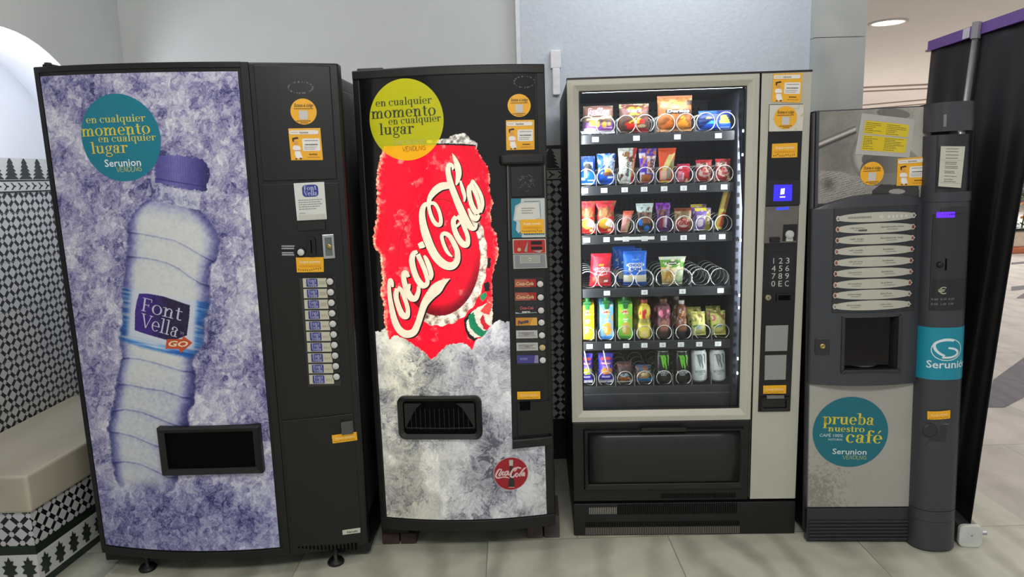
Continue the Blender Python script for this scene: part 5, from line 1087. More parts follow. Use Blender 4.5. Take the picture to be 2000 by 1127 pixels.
u_, v_ = CD.L(1690, 713, -.02); MB().lathe([(0, .004), (.05, .004), (.053, .002), (.055, 0)], ((w0+w1)/2-.004, .035, z0+.003), n=30).build('cup_rest', mat('steel_grate', '85878a', .35, metal=.6), bay, smooth=True)
MB().box(w0+.004, w1-.022, -.022, -.018, z0+.012, z1-.004).build('bay_window', glass('smoky_window', (.55, .56, .58), 1.0), bay)
mb = MB(); yy = float(CD.yf(.2))-.018
mb.prism([(w0-.012, z0-.012), (w1+.014, z0-.012), (w1, z0), (w0, z0)], -.05, 0).prism([(w0-.012, z1+.006), (w0-.012, z0-.012), (w0, z0), (w0, z1)], -.046, 0).prism([(w1, z1), (w1, z0), (w1+.014, z0-.012), (w1+.014, z1+.006)], -.046, 0); mb.build('bay_frame', GREYD, bay, bevel=.002)
# selection board with lens-shaped buttons
q = Quad(CD, [(1623, 611), (1783, 606), (1795, 400), (1629, 408)], -.012); us0, us1 = q.c[0][0], q.c[1][0]; mb = MB(); plan(mb, CD, q.c[0][0]+.002, q.c[1][0]+.002, q.c[0][1], q.c[2][1], -.0155, -.010, 0, 16); mb.build('selection_board', GREYD, cf, bevel=.002)
LF = [(217, 140), (213, 248), (210, 358), (203, 470), (199, 582), (193, 690), (190, 803), (187, 908), (183, 1018)]; RG = [(1022, 103), (1015, 218), (1008, 328), (1001, 442), (994, 555), (988, 665), (981, 775), (974, 885), (968, 990)]
b2 = lambda a, b: (1590+a/5.123, 400+b/5.123)
for i in range(9):
    (xa, ya), (xb, yb_) = b2(*LF[i]), b2(*RG[i]); top, bot = [], []
    for k in range(21):
        s = k/20; e = math.sqrt(max(0, 1-abs(2*s-1)**7)); cx_, cy_ = xa+(xb-xa)*s, ya+(yb_-ya)*s; hh = (5.6+3.6*math.sin(math.pi*s))*e+.3; top.append((cx_, cy_-hh)); bot.append((cx_, cy_+hh))
    out = [CD.L(*p, -.016) for p in bot+top[::-1]]; mb = MB()
    for k in range(20): a, b, c, d = out[k], out[k+1], out[40-k], out[41-k]; mb.add([(a[0], -.0195, a[1]), (b[0], -.0195, b[1]), (c[0], -.0195, c[1]), (d[0], -.0195, d[1])], [(0, 1, 2, 3)], 'b7b7aa')
    mb.prism(out, -.0194, -.015, '9b9b92', cap=False)
    q = Quad(CD, [(xa, ya+8), (xb, yb_+8), (xb, yb_-8), (xa, ya-8)], -.0196)
    for cx_, w_ in ((.026, .022), (.965, .026)):
        pic = ['a8786a', '9b5a4c', '8a4438'][(i+int(cx_ > .5)) % 3] if i not in (0, 8) and not (i == 7 and cx_ > .5) else 'a2a598'
        q.poly(mb, [(cx_+w_*math.cos(t/16*6.283), .5+.34*math.sin(t/16*6.283)) for t in range(16)], 'd0c6bc', 1); q.poly(mb, [(cx_+w_*.75*math.cos(t/12*6.283), .5+.25*math.sin(t/12*6.283)) for t in range(12)], pic, 2); q.poly(mb, [(cx_+.004+w_*.35*math.cos(t/8*6.283), .46+.12*math.sin(t/8*6.283)) for t in range(8)], '5a3a30' if i not in (0, 8) else '6d7068', 3)
    if i == 0:
        q.lines(mb, '6f6f66', .14, .42, (.45, .58), .07, 1, 3, .1)
        for cx_ in (.64, .69, .74, .80, .86): q.poly(mb, [(cx_+.016*math.cos(t/12*6.283), .5+.2*math.sin(t/12*6.283)) for t in range(12)], 'cfcfc6', 1)
        q.poly(mb, [(.54+.03*math.cos(t/12*6.283), .5+.24*math.sin(t/12*6.283)) for t in range(12)], 'c9c9be', 1); q.rect(mb, '3b3b38', .955, .975, .47, .55, 4); q.rect(mb, '3b3b38', .962, .968, .38, .64, 4)
    else:
        wl = [None, ('café expreso', ''), ('café largo', ''), ('café cortado', ''), ('café con leche', ''), ('capuccino', ''), ('chocolate', ''), ('chocolate', 'con leche'), ('leche con chocolate', '')][i]; wr = [None, 'descafeinado corto', 'descafeinado largo', 'descafeinado', 'descafeinado', 'descafeinado', 'té al limón', 'leche', 'vaso solo'][i]
        q.text(mb, sans(wl[0]), '5d5b54', .17, .34, .54, .30, 1); q.text(mb, sans(wr), '5d5b54', .54 if len(wr) > 13 else .58, .84 if len(wr) > 13 else .73, .56, .30, 1)
        q.lines(mb, '807e74', .22, .33, (.32,), .07, 1, i, 0); q.lines(mb, '807e74', .62, .76, (.32,), .07, 1, i+9, 0)
        if i == 1: q.rect(mb, '4a4a46', .27, .37, .22, .42, 2)
    finish(mb, 'selection_button', cf, CD)
# lock
q = Quad.box(CD, 1591, 1620, 661, 693, -.012); MB().prism(rrect(q.c[0][0], q.c[1][0], q.c[0][1], q.c[2][1], .008), -.016, -.004).warp(lambda x, y, z: (x, y+float(CD.yf(x)), z)).build('lock_plate', mat('lock_black', '232427', .45), cf, bevel=.002)
u, v = CD.L(1606.5, 676, -.016); MB().lathe([(.011, 0), (.011, .005), (.008, .007), (.004, .0075), (.004, .004), (0, .004)], (u, float(CD.yf(u))-.016, v), 'y', 20).build('lock', mat('brass', 'b5a06a', .3, metal=.9), cf, smooth=True)
# lower panel with dried coffee splashes
dirt = mat('grimy_silver_panel', 'a3a29b', .4, var=.04, scale=7); t = dirt.node_tree; b = t.nodes['Principled BSDF']
tc = nd(t, 'ShaderNodeTexCoord'); no = nd(t, 'ShaderNodeTexNoise'); no.inputs['Scale'].default_value = 95; no.inputs['Detail'].default_value = 6; n2 = nd(t, 'ShaderNodeTexNoise'); n2.inputs['Scale'].default_value = 9
ds = nd(t, 'ShaderNodeVectorMath', operation='DISTANCE'); ds.inputs[1].default_value = (-.02, 0, .13); t.links.new(tc.outputs['Object'], ds.inputs[0]); t.links.new(tc.outputs['Object'], no.inputs[0]); t.links.new(tc.outputs['Object'], n2.inputs[0])
mr = nd(t, 'ShaderNodeMapRange'); mr.inputs[1].default_value = .05; mr.inputs[2].default_value = .30; mr.inputs[3].default_value = .33; mr.inputs[4].default_value = -.06; t.links.new(ds.outputs['Value'], mr.inputs[0])
ad = nd(t, 'ShaderNodeMath', operation='ADD'); t.links.new(no.outputs[0], ad.inputs[0]); t.links.new(mr.outputs[0], ad.inputs[1])
a2 = nd(t, 'ShaderNodeMath', operation='MULTIPLY_ADD'); t.links.new(n2.outputs[0], a2.inputs[0]); a2.inputs[1].default_value = .35; t.links.new(ad.outputs[0], a2.inputs[2])
rp = nd(t, 'ShaderNodeMapRange'); rp.inputs[1].default_value = .80; rp.inputs[2].default_value = 1.0; rp.inputs[4].default_value = .45; t.links.new(a2.outputs[0], rp.inputs[0])
mx = nd(t, 'ShaderNodeMix', data_type='RGBA'); src = b.inputs['Base Color'].links[0].from_socket; t.links.new(rp.outputs[0], mx.inputs[0]); t.links.new(src, mx.inputs[6]); mx.inputs[7].default_value = (*lin('5a4c3a'), 1); t.links.new(mx.outputs[2], b.inputs['Base Color'])
MB().box(.0, .392, -.004, .03, .128, VB+.01).build('lower_panel', dirt, cf, bevel=.004)
mb = MB(); disc_px(CF, mb, 1660.5, 844, 74, 69, '0f6a7a', 1, -.0045, 60, 4)
for w, A, B, u_ in (('prueba', (1607, 828), (1708, 830), 15.5), ('nuestro', (1617, 842.5), (1689, 844), 8.6), ('café', (1651, 864), (1724, 866), 17)): tpx(CF, mb, serif(w, .26), 'd6c83a', A, B, u_, 2, -.0045)
tpx(CF, mb, sans('CAFÉ 100%', .008), 'b9cdd0', (1600, 852.5), (1646, 853.5), 8.6, 2, -.0045); tpx(CF, mb, sans('NATURAL', .008), 'b9cdd0', (1617, 860), (1646, 860.5), 6, 2, -.0045)
tpx(CF, mb, sans('Serunion', .012), 'ccd9da', (1625, 886.5), (1692, 888), 16.5, 2, -.0045); tpx(CF, mb, VEND, 'b4b970', (1646, 896.5), (1692, 897), 8, 2, -.0045)
finish(mb, 'round_sticker', cf)
mb = MB(); mb.box(-.002, .390, -.003, .03, -.014, .124)
for i in range(6): z = -.006+i*.0145; mb.box(.004, .384, -.010, -.002, z, z+.0075)
mb.build('base_grille', GREYD, cf, bevel=.002)
# rounded column
def shell(v0, v1, off, m, name, u0=.384, u1=.552, n=28, parent=cf, **k):
    us = [.468+.084*math.sin(R(-90+180*i/n)) for i in range(n+1)]; us = [u for u in us if u0-1e-6 <= u <= u1+1e-6]
    f = [(u, float(CO.yf(u))+off) for u in us]; p = f+[(us[-1], .03), (us[0], .03)]; k_ = len(p); mb = MB()
    mb.add([(x, y, z) for z in (v0, v1) for x, y in p], [(i, (i+1) % k_, k_+(i+1) % k_, k_+i) for i in range(k_)]+[tuple(range(k_-1, -1, -1)), tuple(range(k_, 2*k_))]); return mb.build(name, m, parent, autosmooth=35, smooth=True, **k)
cv = lambda y: CO.L(1850, y, 0)[1]
V = {k: CO.L(1830, k, 0)[1] for k in (1000, 1021, 742, 640, 612, 392, 378)}
GLOSS = mat('gloss_graphite', '3f4044', .2, var=.05)
shell(-.019, V[1021], .0, GREYP, 'column_base'); shell(V[1021]+.001, V[1000], -.0005, GREYP, 'column_ring'); shell(V[1000]+.002, V[392], 0, GREYP, 'column'); shell(V[392]-.004, V[378]+.004, -.006, GREYP, 'column_collar'); shell(V[378]+.004, CO.L(1855, 262, 0)[1], 0.012, GREYD, 'note_recess'); shell(CO.L(1855, 256, 0)[1], HC, -.003, GLOSS, 'column_cap')
for s in (0, 1):
    a, b = ((.386, .414), (.530, .551))[s]; shell(V[378]+.004, CO.L(1855, 262, 0)[1], 0, GREYP, 'recess_rail', a, b)
def wrap(mb, pw, c, th0, width, v, h, k, slope=0):
    P, w = pw
    for p in P:
        o = []
        for a, b in p:
            th = th0+(a/w)*width; o.append((.468+.084*math.sin(th), b*h+v+slope*(a/w)))
        if all(abs((x-.468)/.084) < .9999 for x, z in o): mb.add([(x, float(CO.yf(x))-.0006*k-.001, z) for x, z in o], [tuple(range(len(o)))], c)
w = shell(V[742], V[640], -.0018, mat('teal_wrap', '158aa3', .35, var=.03), 'teal_wrap')
mb = MB(); th = lambda px, py: math.asin(max(-.99, min(.99, (CO.L(px, py, -.002)[0]-.468)/.084)))
wrap(mb, sans('Serunión', .012), 'd9e6e8', th(1808, 718), 2.0, CO.L(1840, 719, 0)[1], .040, 2)
vc = CO.L(1845, 683, 0)[1]; t0 = th(1842, 683)
def pol(fn, c, k):
    pts = [fn(i/24) for i in range(25)]
    for i in range(24):
        (a, wa), (b, wb) = pts[i], pts[i+1]; d = np.array([b[0]-a[0], b[1]-a[1]]); d = d/np.hypot(*d); nrm = np.array([-d[1], d[0]]); qd = [a+nrm*-wa/2, b+nrm*-wb/2, b+nrm*wb/2, a+nrm*wa/2]
        o = [(.468+.084*math.sin(t0+x/.078), vc+z) for x, z in qd]
        if all(abs(t0+x/.078) < 1.5 for x, z in qd): mb.add([(x, float(CO.yf(x))-.0022, z) for x, z in o], [(0, 1, 2, 3)], c)
A_ = lambda x, z: np.array([x, z])
pol(lambda t: (A_(.052*math.cos(6.283*t)+.014, .041*math.sin(6.283*t)), .003), 'd9e6e8', 2)
for o_ in (0, .008, .016): pol(lambda t, o_=o_: (A_(.014+.046*math.cos(R(60+200*t))*(1-o_*9), .006+.022*math.sin(R(60+200*t))*(1-o_*12)+(.010 if t < .6 else .010-(t-.6)*.05)), .0035), 'd9e6e8', 2); pol(lambda t, o_=o_: (A_(.014+.040*math.cos(R(85-200*t))*(1-o_*9), -.012+.020*math.sin(R(85-200*t))*(1-o_*12)), .0035), 'd9e6e8', 2)
finish(mb, 'wrap_lettering', w)
# note instructions, coin unit
q = Quad(CO, [(1828, 364), (1876, 367), (1884, 286), (1834, 286)], .0); mb = MB(); q.slab(mb, 'c6c6b8', .0015); q.y -= .0015; q.lines(mb, '6a6a62', .22, .8, (.93, .86, .78, .7, .6, .56, .5, .46, .38, .34, .26, .18, .13), .016, 1, 4, .35); q.rect(mb, '9a9a90', .04, .96, .655, .66, 1); q.rect(mb, '9a9a90', .04, .96, .10, .105, 1); mb.warp(lambda x, y, z: (x, y+float(CO.yf(.468)), z)); finish(mb, 'note_card', cf)
ql = Quad(CO, [(1815, 606), (1869, 604), (1886, 410), (1823, 410)], -.002); (a, b), (c, d) = ql.c[0], ql.c[2]; a, c = .405, .537
mb = MB(); plan(mb, CO, a, c, b, d-.012, -.0035, 0, 0, 14); plan(mb, CO, a+.02, c-.02, d-.012, d+.012, -.0035, 0, 0, 10); mb.build('coin_unit', mat('coin_unit_black', '2a2b2e', .35), cf, bevel=.002)
mb = MB(); plan(mb, CO, a+.004, c-.004, b+.004, CO.L(1840, 545, 0)[1], -.0042, -.003, 0, 12); mb.build('coin_chart', mat('chart_black', '1f2022', .35), cf)
q = Quad.box(CO, 1829, 1865, 414, 425, -.004); mb = MB(); plan(mb, CO, q.c[0][0], q.c[1][0], q.c[0][1], q.c[2][1], -.0045, -.0035, mat('violet_display', '5a22f0', .3, emit=1.1), 8)
for i in range(9): x = q.c[0][0]+.006+i*.006; yv = float(CO.yf(x))-.0048; z = (q.c[0][1]+q.c[2][1])/2; mb.add([(x, yv, z-.002), (x+.004, yv, z-.002), (x+.004, yv, z+.004), (x, yv, z+.004)], [(0, 1, 2, 3)], '3414a0')
finish(mb, 'display', cf)
u, v = CO.L(1835, 517, -.004); MB().lathe([(.011, 0), (.011, .008), (.006, .012), (0, .012)], (u, float(CO.yf(u))-.003, v), 'y', 18).build('return_knob', BLACKM, cf, smooth=True)
q = Quad.box(CO, 1846, 1849.5, 505, 528, -.004); mb = MB(); plan(mb, CO, q.c[0][0], q.c[1][0], q.c[0][1], q.c[2][1], -.0042, -.0035, 0, 2); mb.build('coin_slot', DARK, cf)
mb = MB(); tpx(CO, mb, sans('€', .01), 'a8a88a', (1831, 574), (1848, 574), 22, 3, -.004)
for i, row in enumerate(('0.05  0.10  0.20', '0.50  1.00  2.00')): tpx(CO, mb, sans(row), '8f9090', (1818-i*.5, 586+i*9.5), (1863-i, 585+i*9.5), 6, 3, -.004)
finish(mb, 'coin_lettering', cf, CO)
# cup for returned change, low on the column
q = Quad(CO, [(1799, 873), (1849, 875), (1855, 826), (1804, 826)], 0); (a, b), (c, d) = q.c[0], q.c[2]; a, c = max(a, .40), min(c, .535); mb = MB(); n = 10; yo = lambda u: float(CO.yf(u))-.001
fr_ = [(a, b), (c, b), (c, d), (a, d)]; inn = [(a+.018, b+.03), (c-.012, b+.03), (c-.012, d-.006), (a+.012, d-.006)]
mb.add([(x, yo(x)-.003, z) for x, z in fr_]+[(x, yo(x)+.001-.004, z) for x, z in inn], [(0, 1, 5, 4), (1, 2, 6, 5), (2, 3, 7, 6), (3, 0, 4, 7)], 0); mb.add([(x, yo(x)-.0032, z) for x, z in inn], [(0, 1, 2, 3)], 1); mb.build('change_cup', [GREYP, GREYD], cf)
u, v = CO.L(1816, 840, -.005); MB().lathe([(.026, 0), (.026, .004), (.022, .006), (0, .003)], (u, yo(u)-.003, v), 'y', 24).build('cup_button', GREYD, cf, smooth=True)
coin_sticker(CO, [(1811, 819), (1855.5, 817), (1856, 801), (1811, 803)], cf, -.0045, 'Recoja Cambio', False)
mb = MB(); px_plate(mb, CO, 1841, 1846, 224, 248, .006, 0, -.003); mb.build('cap_catch', mat('pale_catch', '77787b', .3), cf)

# ================================================================== GOODS BEHIND THE GLASS
FOIL = mat('wrapper_foil', '000000', .42, spec=.35, var=.06, scale=70, attr='print'); CARD = mat('carton_print', '000000', .45, var=.04, scale=40, attr='print')
def design(base, shapes):
    """unit-square artwork -> colour at (s, t)"""
    def fn(S, T):
        c = np.broadcast_to(np.array(lin(base)), S.shape+(3,)).copy()
        for sh in shapes:
            k, col = sh[0], np.array(lin(sh[-1]))
            if k == 'r': w = (S >= sh[1]) & (S <= sh[2]) & (T >= sh[3]) & (T <= sh[4])
            elif k == 'e': w = np.hypot((S-sh[1])/sh[3], (T-sh[2])/sh[4]) < 1
            elif k == 'p': w = inside(S, T, sh[1])
            elif k == 'n': w = fbm(S*sh[2]+sh[3], T*sh[2], 9, 3) > sh[1]
            c = np.where(w[..., None], col, c)
        return c
    return fn
def put_print(o, cols):
    at = o.data.color_attributes.new('print', 'FLOAT_COLOR', 'POINT'); n = len(o.data.vertices); a = np.zeros((n, 4), np.float32); a[:, 3] = 1; a[:len(cols), :3] = cols; at.data.foreach_set('color', a.ravel())
def lane(row, ua, ub, g=.003):
    """keep a thing between the dividers of its lane"""
    ub = min(ub, DIV[row][-1]-g, .648)
    for e in DIV[row][:-1]:
        if ua-g < e < ub+g: ua, ub = (max(ua, e+g), ub) if e-ua < ub-e else (ua, min(ub, e-g))
    return max(ua, .034), ub
def pack(name, label, cat, row, box, th, art, texts=(), dep=.142, flare=0, lean=0, yaw=0, seal=.07, group=None, pinch=0, mat_=None, back=0, lift=.0):
    x0, x1, y0, y1 = box; v0 = ROWV[row]+.0215+lift; ua, _ = SN.L(x0, y1, dep); ub, _ = SN.L(x1, y1, dep); ua, ub = lane(row, ua, ub); vt = SN.L((x0+x1)/2, y0, dep)[1]; w, h = ub-ua, vt-v0; NS, NT = 22, 34
    S, T = np.meshgrid(np.linspace(0, 1, NS+1), np.linspace(0, 1, NT+1)); Tc = np.clip((T-seal)/(1-2*seal), 0, 1)
    f = np.sin(np.pi*S)**.55*np.sin(np.pi*Tc)**.5; wr = (fbm(S*5+x0, T*7+y0, 4, 3)-.5)
    def pos(S, T, f, side, wr=0): k = (1+flare*(T-.3)-pinch*np.exp(-((T-.72)/.14)**2)-.04*np.sin(np.pi*T)); return (S-.5)*w*k+lean*T*h, side*th*f*.5+wr*.006*side, T*h
    Fr = np.stack(pos(S, T, f, -1, wr), -1).reshape(-1, 3); Bk = np.stack(pos(S, T, f, 1, wr), -1).reshape(-1, 3); mb = MB(); n1 = NS+1
    fs = [(j*n1+i, j*n1+i+1, (j+1)*n1+i+1, (j+1)*n1+i) for j in range(NT) for i in range(NS)]; fb = [tuple(reversed(q)) for q in fs]
    mb.add(Fr, fs, 0); mb.add(Bk, fb, 0); cols = np.concatenate([art(S, T).reshape(-1, 3)]*2)
    crimp = np.where(((T < seal) | (T > 1-seal)) & ((np.arange(NT+1)[:, None] % 2) == 0), .8, 1.0)[..., None].reshape(-1, 1); cols = cols*np.concatenate([crimp, crimp]); mats = [mat_ or FOIL]
    for tx_, c, a, b, y, hh, *rest in texts:
        P, W = tx_; rot = rest[0] if rest else 0
        if ink(c) not in mats: mats.append(ink(c))
        for p in P:
            o_ = []
            for X, Y in p:
                s_, t_ = (a+(X/W)*(b-a), y+Y*hh) if not rot else (a-Y*hh*rot, y+(X/W)*b)
                s_ = min(max(s_, .01), .99); t_ = min(max(t_, .01), .99); ff = math.sin(math.pi*s_)**.55*math.sin(math.pi*min(max((t_-seal)/(1-2*seal), 0), 1))**.5; q = pos(np.float64(s_), np.float64(t_), ff, -1); o_.append((q[0], q[1]-.0034, q[2]))
            mb.add(o_, [tuple(range(len(o_)))], mats.index(ink(c)))
    o = mb.build(name, mats, None, smooth=True); put_print(o, cols); o.matrix_world = SN.M @ Matrix.Translation(((ua+ub)/2, dep+back, v0)) @ Matrix.Rotation(yaw, 4, 'Z'); tag(o, label, cat, group); return o
def again(o, dy, label, du=0, dv=0, group=None):
    """another one standing behind"""
    n = o.copy(); COL.objects.link(n); n.matrix_world = SN.M @ Matrix.Translation((du, dy, dv)) @ SN.M.inverted() @ o.matrix_world; n['label'] = label
    if group: n['group'] = group
    for c in o.children: d = c.copy(); COL.objects.link(d); d.parent = n; d.matrix_parent_inverse = c.matrix_parent_inverse
    return n
T_ = lambda s, b=.03, sh=0: sans(s, b, sh)
# --- top shelf
pack('crisp_bag', 'purple crisp bag with pink and red lettering, first on the top shelf', 'crisps', 0, (1137, 1200, 207, 268), .046, design('4a3552', [('r', 0, 1, .42, 1, '5a4a3c'), ('e', .5, .8, .5, .22, '6b4a40'), ('r', .1, .95, 0, .4, '7d4a94'), ('r', 0, 1, 0, .09, 'e6e2ea'), ('p', [(.05, .1), (.45, .1), (.38, .2), (.1, .2)], 'e6dcea'), ('e', .35, .38, .16, .10, 'd8b030'), ('e', .45, .30, .09, .07, 'e2be38'), ('e', .68, .32, .09, .10, 'd9a83c'), ('e', .85, .34, .06, .07, 'd9a83c'), ('r', .66, .95, .2, .22, 'c9b4d2'), ('p', [(.1, .55), (.6, .58), (.95, .64), (.9, .56), (.5, .5), (.1, .47)], 'b8b080')]),
     [(T_('Ruffles', .05, .2), 'f0dadc', .14, .86, .66, .36), (T_('Ruffles', .02, .2), 'c02c3c', .15, .85, .67, .34)], flare=-.12, seal=.05)
pack('crisp_bag', 'brown crisp bag with a red and yellow bowl, second on the top shelf', 'crisps', 0, (1208, 1268, 203, 266), .046, design('4a3a30', [('r', 0, 1, .86, 1, '8a8a66'), ('e', .5, .76, .42, .2, '5a2f2a'), ('e', .5, .80, .26, .10, '8c8a24'), ('e', .5, .68, .24, .08, 'b8c028'), ('r', .22, .78, .7, .78, '4a2f4a'), ('p', [(.2, .3), (.55, .52), (.75, .45), (.6, .28)], 'd8a828'), ('n', .6, 9, 1, '6a3a30'), ('p', [(.2, .33), (.62, .3), (.6, .08), (.28, .1)], 'd8261c'), ('e', .75, .38, .1, .08, 'd62a2c'), ('r', .45, .95, .02, .13, 'b01c28'), ('e', .75, .22, .14, .07, 'a8906a')]),
     [(T_("Lay's", .03, .2), 'cfc6dc', .27, .73, .715, .16)], flare=-.05)
pack('crisp_bag', 'tall orange and brown tortilla chip bag, third on the top shelf', 'crisps', 0, (1283, 1351, 187, 262), .048, design('8a5228', [('r', 0, 1, .93, 1, 'b9744c'), ('r', 0, 1, .82, .93, 'c98a58'), ('p', [(.1, .82), (.36, .82), (.2, .66), (.08, .7)], 'f0b050'), ('p', [(.36, .66), (.5, .82), (.85, .8), (.75, .66), (.5, .62)], 'f0883c'), ('p', [(.36, .66), (.6, .7), (.55, .62)], 'f6c878'), ('n', .58, 7, 2, 'a8643a'), ('r', .82, 1, .72, .86, '3a2620'), ('p', [(.1, .08), (.38, .38), (.45, .1)], 'd8702a'), ('p', [(.5, .14), (.72, .44), (.92, .12), (.7, .06)], 'ee9a2c'), ('p', [(.52, .3), (.75, .36), (.7, .3)], '9a4a18'), ('r', 0, 1, 0, .06, 'c9905c'), ('r', .2, .96, .5, .61, '2a1a14')]),
     [(T_('Doritos', .04, .1), 'e9e6e0', .24, .92, .525, .11)])
pack('crisp_bag', 'small blue crisp bag with a yellow patch, last on the top shelf', 'crisps', 0, (1362, 1432, 216, 259), .046, design('1c2f66', [('r', 0, .55, .86, 1, '2a5aa0'), ('p', [(.1, .6), (.35, .86), (.6, .7)], '14306a'), ('p', [(.05, .05), (.3, .45), (.55, .5), (.62, .1)], '1e5ad8'), ('p', [(.22, .3), (.36, .48), (.55, .42), (.4, .3)], '48a0e8'), ('e', .28, .62, .09, .06, 'b9b468'), ('p', [(.62, .34), (.66, .72), (.82, .76), (.98, .34)], 'e6de40'), ('r', .62, 1, .08, .33, '2a62d0'), ('r', .66, .92, .10, .16, '9ab4e6')]), flare=-.06)
# --- second shelf
bar_ = dict(th=.022, seal=.06)
pack('biscuit_pack', 'dark blue biscuit pack with a chocolate sandwich biscuit, first on the second shelf', 'biscuits', 1, (1134, 1163, 305, 366), .03, design('1d4fa6', [('r', 0, 1, .8, 1, '2a4c86'), ('r', .2, .85, .56, .78, 'a9c0b8'), ('e', .5, .6, .3, .16, '2a2a2c'), ('r', 0, 1, 0, .4, '1560d0'), ('r', .5, .95, .12, .17, 'd6e6f6'), ('r', .02, .3, .16, .24, 'cfe0f6'), ('r', .05, .8, 0, .05, 'dfe8f2')]), [(T_('OREO', .04), 'eef2f6', .42, .34, .24, .26, 1)])
pack('biscuit_pack', 'bright blue biscuit pack with a round cookie, second on the second shelf', 'biscuits', 1, (1168, 1200, 300, 364), .035, design('1f5cc0', [('p', [(.3, .95), (.8, .95), (.9, .7), (.4, .45), (.5, .7)], '9cc4ec'), ('n', .62, 8, 3, 'dfeaf4'), ('e', .62, .42, .24, .11, 'd8a83c'), ('e', .6, .33, .3, .06, '7a4a2a'), ('r', 0, 1, 0, .26, '1560d8'), ('r', .55, .95, .2, .25, 'e6e6ee')]), [(T_('Chips', .04, .2), 'e8eef6', .3, .92, .76, .16), (T_('Ahoy!', .04, .2), 'dce6f2', .32, .85, .62, .14)], flare=.22)
pack('chocolate_bar', 'tall white and red chocolate bar wrapper with dark lettering, third on the second shelf', 'chocolate bar', 1, (1208, 1238, 289, 364), art=design('dfe6e2', [('r', .78, 1, 0, 1, 'c62c2c'), ('p', [(.78, .2), (1, .2), (1, .6), (.86, .7)], 'e07a2c'), ('e', .45, .82, .25, .07, '8a5a34'), ('p', [(.4, .72), (.75, .8), (.9, .6), (.6, .6)], '6a4030'), ('p', [(.0, .02), (.3, .25), (.1, .3)], '7a4a3a'), ('n', .64, 9, 3, 'c9b8a8')]), texts=[(T_('Bueno', .04, .2), '3b4a40', .62, .42, .2, .3, 1)], flare=.35, lean=.04, **bar_)
pack('chocolate_bar', 'purple and white chocolate bar wrapper, fourth on the second shelf', 'chocolate bar', 1, (1248, 1276, 290, 361), art=design('4c2fb4', [('r', 0, .32, .05, .86, 'e0dcf0'), ('p', [(.0, .3), (.4, .3), (.35, .75), (.0, .75)], '5a36c0'), ('r', .5, 1, .28, .74, 'd6ccd8'), ('r', 0, 1, .72, .78, 'e8e2ee'), ('r', .1, .9, .02, .24, 'b06430'), ('n', .62, 8, 5, 'c9784a')]), texts=[(T_('FLAKE', .05), '5a3a52', .92, .40, .3, .34, 1)], flare=.45, lean=.05, **bar_)
pack('chocolate_bar', 'orange and cream chocolate bar wrapper, fifth on the second shelf', 'chocolate bar', 1, (1286, 1316, 289, 362), art=design('e0501c', [('p', [(.1, .3), (.6, .8), (.98, .84), (.7, .5), (.4, .3)], 'e6d488'), ('p', [(.6, .3), (.98, .3), (.98, .7), (.75, .6)], '7d7a4a'), ('r', .05, .5, .08, .34, 'f0c0a8'), ('p', [(.5, .1), (.9, .1), (.8, .4), (.55, .4)], '9a9680'), ('r', .1, .9, 0, .05, 'd8c850')]), flare=.4, lean=.04, **bar_)
pack('sweet_pack', 'small red sweet pack, sixth on the second shelf', 'sweets', 1, (1322, 1347, 320, 361), .02, design('d03048', [('r', 0, .75, .82, 1, 'c02850'), ('e', .28, .8, .12, .08, 'f0c8d4'), ('r', 0, .5, .05, .6, 'e88aa0'), ('r', .4, .9, .2, .7, 'd82030'), ('p', [(.6, 0), (.75, .22), (.9, 0)], 'e8dca8')]), [(T_('Bits', .04), 'f2e4e6', .5, .4, .12, .22, 1)])
kk = design('a02c2c', [('r', 0, 1, .84, 1, 'b81c2c'), ('r', 0, .7, .66, .83, 'c9b4ac'), ('e', .55, .42, .42, .22, 'd8b8ac'), ('n', .6, 7, 4, '6a3a2c'), ('r', .1, .8, .06, .18, 'b42a2c'), ('p', [(.75, .05), (.85, .3), (1, .05)], 'd8c490')])
kt = [(T_('Kit', .05, .2), 'c02028', .3, .6, .48, .16), (T_('Kat', .05, .2), 'c02028', .38, .75, .32, .16)]
pack('wafer_bar', 'red wafer bar pack with a white oval, seventh on the second shelf', 'wafer bar', 1, (1358, 1392, 312, 361), .025, kk, kt)
pack('wafer_bar', 'red wafer bar pack with a white oval, last on the second shelf', 'wafer bar', 1, (1396, 1432, 310, 359), .025, kk, kt)
# --- third shelf
rb = design('c8221e', [('r', 0, 1, .8, 1, 'b82430'), ('e', .45, .62, .4, .16, 'a8764a'), ('n', .58, 8, 2, '8a4a30'), ('e', .45, .30, .4, .16, 'e0a830'), ('p', [(.4, .25), (.95, .15), (.9, .4), (.6, .42)], 'e0dcd0'), ('r', 0, 1, 0, .14, 'dc2018'), ('r', .6, .85, .04, .12, 'e6c88a')])
pack('chocolate_bar', 'red and gold bar wrapper, first on the third shelf', 'chocolate bar', 2, (1135, 1163, 393, 463), .025, rb, flare=.06)
pack('chocolate_bar', 'red bar wrapper with a wide flared top and gold panel, second on the third shelf', 'chocolate bar', 2, (1167, 1200, 392, 461), .025, rb, flare=.38, pinch=.18)
pack('chocolate_bar', 'slim pink bar leaning right, third on the third shelf', 'chocolate bar', 2, (1210, 1226, 412, 461), .02, design('e0907c', [('r', 0, 1, .8, 1, 'd8664c'), ('r', 0, .55, 0, .7, 'eaa8a0'), ('r', .6, 1, 0, .5, 'e8c494')]), flare=.4, lean=.24)
pack('snack_bar', 'blue and brown bar with a pale folded top, fourth on the third shelf', 'snack bar', 2, (1246, 1274, 397, 460), .028, design('3a3230', [('r', 0, 1, .70, 1, 'b8d0cc'), ('n', .55, 9, 3, '7a5a44'), ('e', .15, .34, .18, .12, '2f84d8'), ('e', .6, .12, .22, .10, '2f84d8'), ('r', .3, .9, .3, .55, '8a5a40'), ('r', 0, .9, .88, 1, 'cfe0de')]), flare=.34, lean=-.02)
